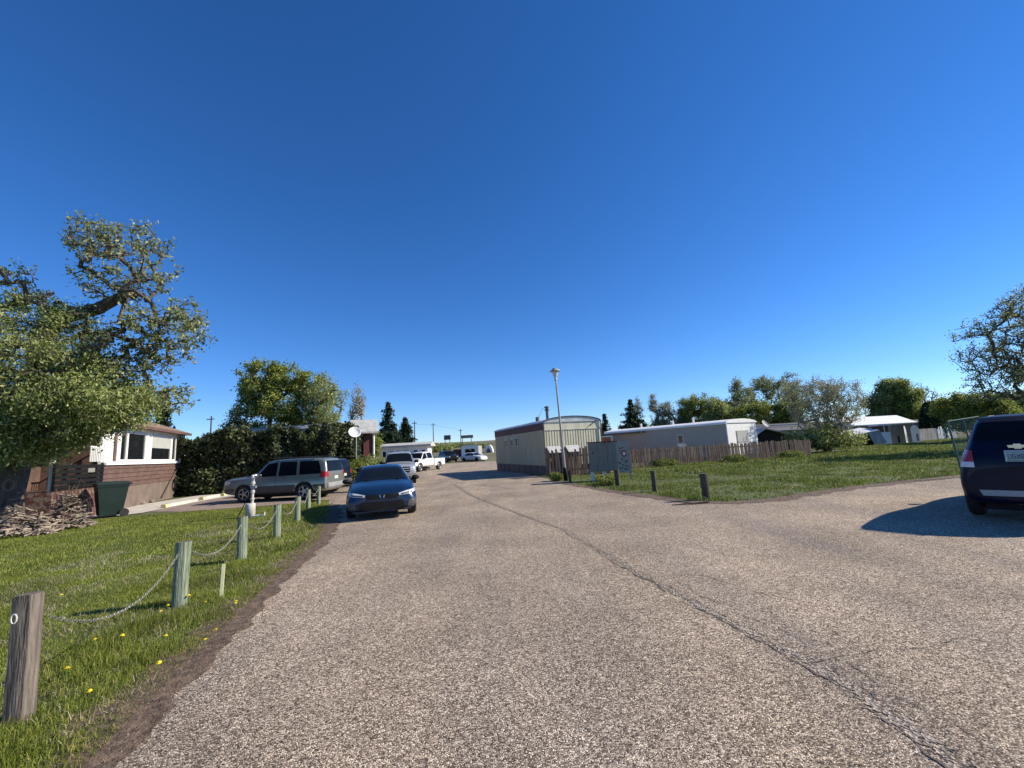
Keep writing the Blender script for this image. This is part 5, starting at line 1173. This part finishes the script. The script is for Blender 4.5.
bx('shutter', 'brown_siding', t, 2.85, 3.18, -.03, .0, 2.0, 3.1); bx('shutter', 'brown_siding', t, 9.98, 10.35, -.03, .0, 2.0, 3.1)
# hip roof
e = .32; x0, x1, y0, y1 = -1.0, Lh+e, -e, 6.8+e; zr = 3.52; rh = 1.55; ym = 3.4
P = [(x0, y0, zr), (x1, y0, zr), (x1, y1, zr), (x0, y1, zr), (x0+3.6, ym, zr+rh), (x1-3.6, ym, zr+rh), (x0, y0, zr-.12), (x1, y0, zr-.12), (x1, y1, zr-.12), (x0, y1, zr-.12)]
MB().add(P, [(0, 1, 5, 4), (1, 2, 5), (2, 3, 4, 5), (3, 0, 4), (6, 7, 8, 9), (0, 6, 7, 1), (1, 7, 8, 2), (2, 8, 9, 3), (3, 9, 6, 0)]).build('roof', 'shingle', t)
m = MB(); m.box(x0, x1, y0-.06, y0-.004, zr-.14, zr-.02); m.build('gutter', 'brown_siding', t)
MB().tube((Lh-.0, -.1, .1), (Lh+.0, -.1, 3.4), .045, None, 8).build('downspout', 'brown_siding', t)
m = MB(); m.tube((Lh-2.6, -.04, .15), (Lh-.35, -.04, 1.75), .03, None, 6); m.build('wall_pipe', 'dark_post', t)
m = MB()
for i in range(20):
    a0 = 6.283*i/20; a1 = 6.283*(i+1)/20
    for r_ in (.32, .25, .18): m.tube((Lh-.75+r_*math.cos(a0), -.09, .75+r_*math.sin(a0)), (Lh-.75+r_*math.cos(a1), -.09, .75+r_*math.sin(a1)), .03, None, 5, False)
o = m.build('garden_hose', 'black_paint'); o.matrix_world = t.matrix_basis.copy() if False else Matrix.Translation((A0.x, A0.y, 0)) @ Matrix.Rotation(rz, 4, 'Z'); tag(o, 'coiled dark hose hung on the brown house skirting', 'hose')
# near end: porch with black rail over brick
bx('porch_base', 'brick', t, -.9, 2.19, .02, 6.5, 0, 1.05)
bx('porch_back_wall', 'brown_siding', t, -.8, 2.15, 1.8, 1.9, 1.06, 3.4); bx('porch_end_wall', 'brown_siding', t, 2.155, 2.195, .1, 6.7, 1.06, 3.5)
m = MB()
for i in range(5): m.box(-.9, 2.15, -.02, .01, 1.1+i*.165, 1.22+i*.165)
for x in (-.9, .6, 2.1): m.box(x, x+.07, .012, .06, 1.06, 1.95)
m.build('porch_railing', 'black_paint', t)
bx('address_plate', 'lamp_steel', t, 1.0, 1.45, -.035, -.022, 1.6, 1.75)
for x in (-.85, 2.1): bx('porch_post', 'white_paint', t, x, x+.1, .07, .17, 1.06, 3.38)
m = MB()
for i in range(7): m.box(1.2+i*.12, 1.24+i*.12, .02, .05, 1.98, 2.5)
m.box(1.15, 2.05, .02, .05, 2.5, 2.55); m.build('white_baluster', 'white_paint', t)
# stones at the house corner
for i, (px, py) in enumerate(((186, 494), (193, 493), (199, 491), (150, 503), (142, 505))):
    p = G(px, py); m = MB(); ellipsoid(m, (0, 0, .08), (.16+.04*(i % 2), .12, .1), 5); o = m.build('garden_stone', 'split_wood'); o.location = p; o.rotation_euler = (0, 0, i); tag(o, ['small pale stone nearest the brown house corner', 'second pale stone from the house corner, by the concrete path', 'pale stone farthest out from the house corner toward the cars', 'pale stone against the skirting behind the nearest parking block', 'pale stone closest to the green wheelie bin'][i], 'stone', 'stones by the house corner')
# parking blocks
pb = [((163, 508.5), (196, 502), 'long parking block nearest the lawn with a yellow painted end'), ((201, 500.5), (219, 497.0), 'middle parking block with yellow worn end'), ((222, 496.5), (235, 494), 'farthest parking block by the silver car wheel')]
for (a, b, lb) in pb:
    a = G(*a); b = G(*b); d = b-a; L2 = d.length; t = thing('parking_block', lb, 'parking block', a, math.atan2(d.y, d.x), 'concrete parking blocks along the path')
    pr = [(-.11, .022), (.11, .022), (.08, .15), (-.08, .15)]
    MB().prism(pr, .2, L2-.05, 'x').build('block', 'concrete', t, bevel=.012)
    MB().prism([(y*1.01, z if z < .1 else z+.002) for y, z in pr], 0, .2, 'x').build('painted_end', 'yellow_paint', t, bevel=.012)

# ------------------------------------------------------------------ behind the hedge
p = D(232, 440, 36); q = D(338, 436, 33)
t = box_home('pale_roof_home', 'long mobile home whose pale roof shows above the hedge', (p.x, 35.5, 0), R(-4), q.x-p.x, 4.0, 4.15, 'weathered_board', 'grey_roof', rise=.45)
win(t, 2, 3, 1.5, 2.4); win(t, 6, 7, 1.5, 2.4)
Y = 31.5; xl = at(363.5, Y); t = thing('red_brick_house', 'red brick house end with grey roof edge and white downpipe', 'house', (xl, Y, 0), R(24))
bx('wall', 'red_brick', t, 0, .62, 0, 5, 0, 3.25); bx('wall', 'red_brick', t, -3, -.004, .7, 5, 0, 3.2)
m = MB(); m.prism([(-.45, 3.3), (-.45, 3.42), (.3, 4.35), (5.0, 4.35), (5.0, 3.3)], -.9, 1.0, 'x'); m.build('roof', 'grey_roof', t)
MB().tube((.70, -.03, .2), (.70, -.03, 3.3), .075, None, 8).build('downspout', 'white_paint', t)
bx('door', 'box_grey', t, -.9, -.1, .66, .69, 0, 2.4)
m = MB().lathe([(.02, 0), (.2, .03), (.36, .12), (.34, .13), (.19, .05), (.02, .02)], 18); m.tube((0, 0, .0), (0, 0, .35), .012, None, 5); m.tube((0, 0, 0), (.0, .35, -.25), .025, None, 6); o = m.build('satellite_dish', 'white_siding'); o.location = D(354.5, 433, 25.6); o.rotation_euler = (R(62), 0, R(28)); tag(o, 'white satellite dish on a mast beside the red brick house', 'satellite dish')
q = o.location; m = MB(); m.tube((q.x, q.y+.3, 0), (q.x, q.y+.3, q.z), .03, None, 6); o = m.build('dish_mast', 'steel'); tag(o, 'thin steel mast carrying the white satellite dish', 'mast')
# far street
Y = 56; z = 0; x0 = at(379, Y); t = thing('long_white_house', 'distant long white house with a flat pale roof left of the white pickup', 'house', (x0, Y, 0), R(3))
Lw = at(427, Y)-x0; bx('wall', 'white_siding', t, 0, Lw, 0, 3.6, 0, 2.6); MB().prism([(-.5, 2.6), (4.1, 2.6), (4.1, 2.7), (1.8, 3.2), (-.5, 2.85)], -.4, Lw+.5, 'x').build('roof', 'grey_roof', t)
for x in (.4, 1.3, 2.2, 3.1, 4.4, 5.4): win(t, x, x+.55, 1.35, 2.2)
for x in (1.0, 3.9): bx('porch_post', 'white_paint', t, x, x+.1, -.4, -.3, 0, 2.6)

Y = 84; z = terrain_z(0, Y); x0 = at(461, Y); x1 = at(478, Y); t = thing('white_trailer', 'distant white trailer end with a dark window behind the white sedan', 'mobile home', (x0, Y, z-.6), R(0))
Wt = x1-x0; bx('wall', 'white_siding', t, 0, Wt, 0, .1, .3, 2.7); bx('side_wall', 'weathered_board', t, -.0, Wt, .101, 9, .3, 2.6); MB().prism([(0, 2.7), (Wt, 2.7), (Wt*.5, 2.95)], -.1, 9, 'y').build('roof', 'grey_roof', t); win(t, Wt*.2, Wt*.8, 1.3, 2.1)
bx('skirting_board', 'dark_roof', t, 0, Wt, -.02, 8.9, -.5, .3)
x0 = at(452, 90); bx('shaded_long_side', 'brown_siding', t, -1.9, -.02, 2, 9, 0, 2.1)  # brown block stands for the trailer's long side, shade put into its colour
Y = 96; z = terrain_z(0, Y); xc = at(488, Y); t = thing('round_roof_shed', 'small white round-roofed shed at the foot of the far slope', 'shed', (xc, Y, z-.3)); n_ = 12
MB().prism([(.95*math.cos(math.pi*i/n_), 1.9*math.sin(math.pi*i/n_)+.2) for i in range(n_+1)], 0, 5, 'y').build('shell', 'white_siding', t)
MB().prism([(.5*math.cos(math.pi*i/n_), 1.1*math.sin(math.pi*i/n_)+.2) for i in range(n_+1)], -.03, -.003, 'y').build('doorway', 'dark_roof', t)
for px, py0, py1, Y, lb in ((414.4, 421, 450, 100, 'left thin pole beside the spruces'), (433, 423, 446, 120, 'tallest far utility pole with a short crossarm'), (460.5, 429, 445, 130, 'right short far pole beside the long billboard'), (211.5, 416, 440, 70, 'lone utility pole above the hedge at the left')):
    top = D(px, py0, Y); g_ = terrain_z(0, Y); t = thing('utility_pole', lb, 'utility pole', (top.x, Y, g_), 0, 'utility poles on the skyline')
    MB().tube((0, 0, -.3), (0, 0, top.z-g_), .15, .10, 8).build('pole', 'pole_wood', t)
    bx('crossarm', 'pole_wood', t, -.6, .6, -.25, -.12, top.z-g_-.6, top.z-g_-.46)
a = D(414.4, 424, 100); b = D(433, 425, 120); m = MB(); m.tube(a, b, .02, None, 4, False); o = m.build('power_line', 'black_paint'); tag(o, 'thin power line between the far poles', 'wire')
a = D(433, 425, 120); b = D(460.5, 430, 130); m = MB(); m.tube(a, b, .02, None, 4, False); o = m.build('power_line', 'black_paint'); tag(o, 'thin power line right of the tallest far pole', 'wire')
for px0, px1, py0, py1, mt, lb in ((444, 450.5, 435, 440, 'dark_roof', 'small dark billboard on the far slope'), (460.5, 473, 434.8, 438.5, 'box_grey', 'long grey billboard on the far slope')):
    Y = 240; a = D(px0, py1, Y); b = D(px1, py0, Y); t = thing('billboard', lb, 'billboard', (a.x, Y, 0), 0, 'billboards on the far slope')
    bx('panel', mt, t, 0, b.x-a.x, 0, .4, a.z, b.z)
    for f_ in (.15, .85): bx('leg', 'pole_wood', t, (b.x-a.x)*f_-.15, (b.x-a.x)*f_+.15, .1, .3, 4, a.z)
# scattered far scrub on the slope
for i, (px, Y, w_, hh) in enumerate(((436, 118, 3.2, 2.6), (425, 112, 3.6, 3.0), (445, 128, 4.0, 1.9), (484, 132, 4.0, 1.6), (470, 150, 4.5, 1.8), (455, 150, 5.0, 2.0))):
    bush(['round green bush below the tallest far pole', 'green bush at the right end of the long white house', 'low bush right of the tallest far pole', 'low bush above the round-roofed shed', 'wide low bush above the far trailer', 'wide low bush below the dark billboard'][i], (at(px, Y), Y, terrain_z(0, Y)-.2), w_*.6, hh, 1500, .38, 'leaf_olive', 'bushes on the far slope')
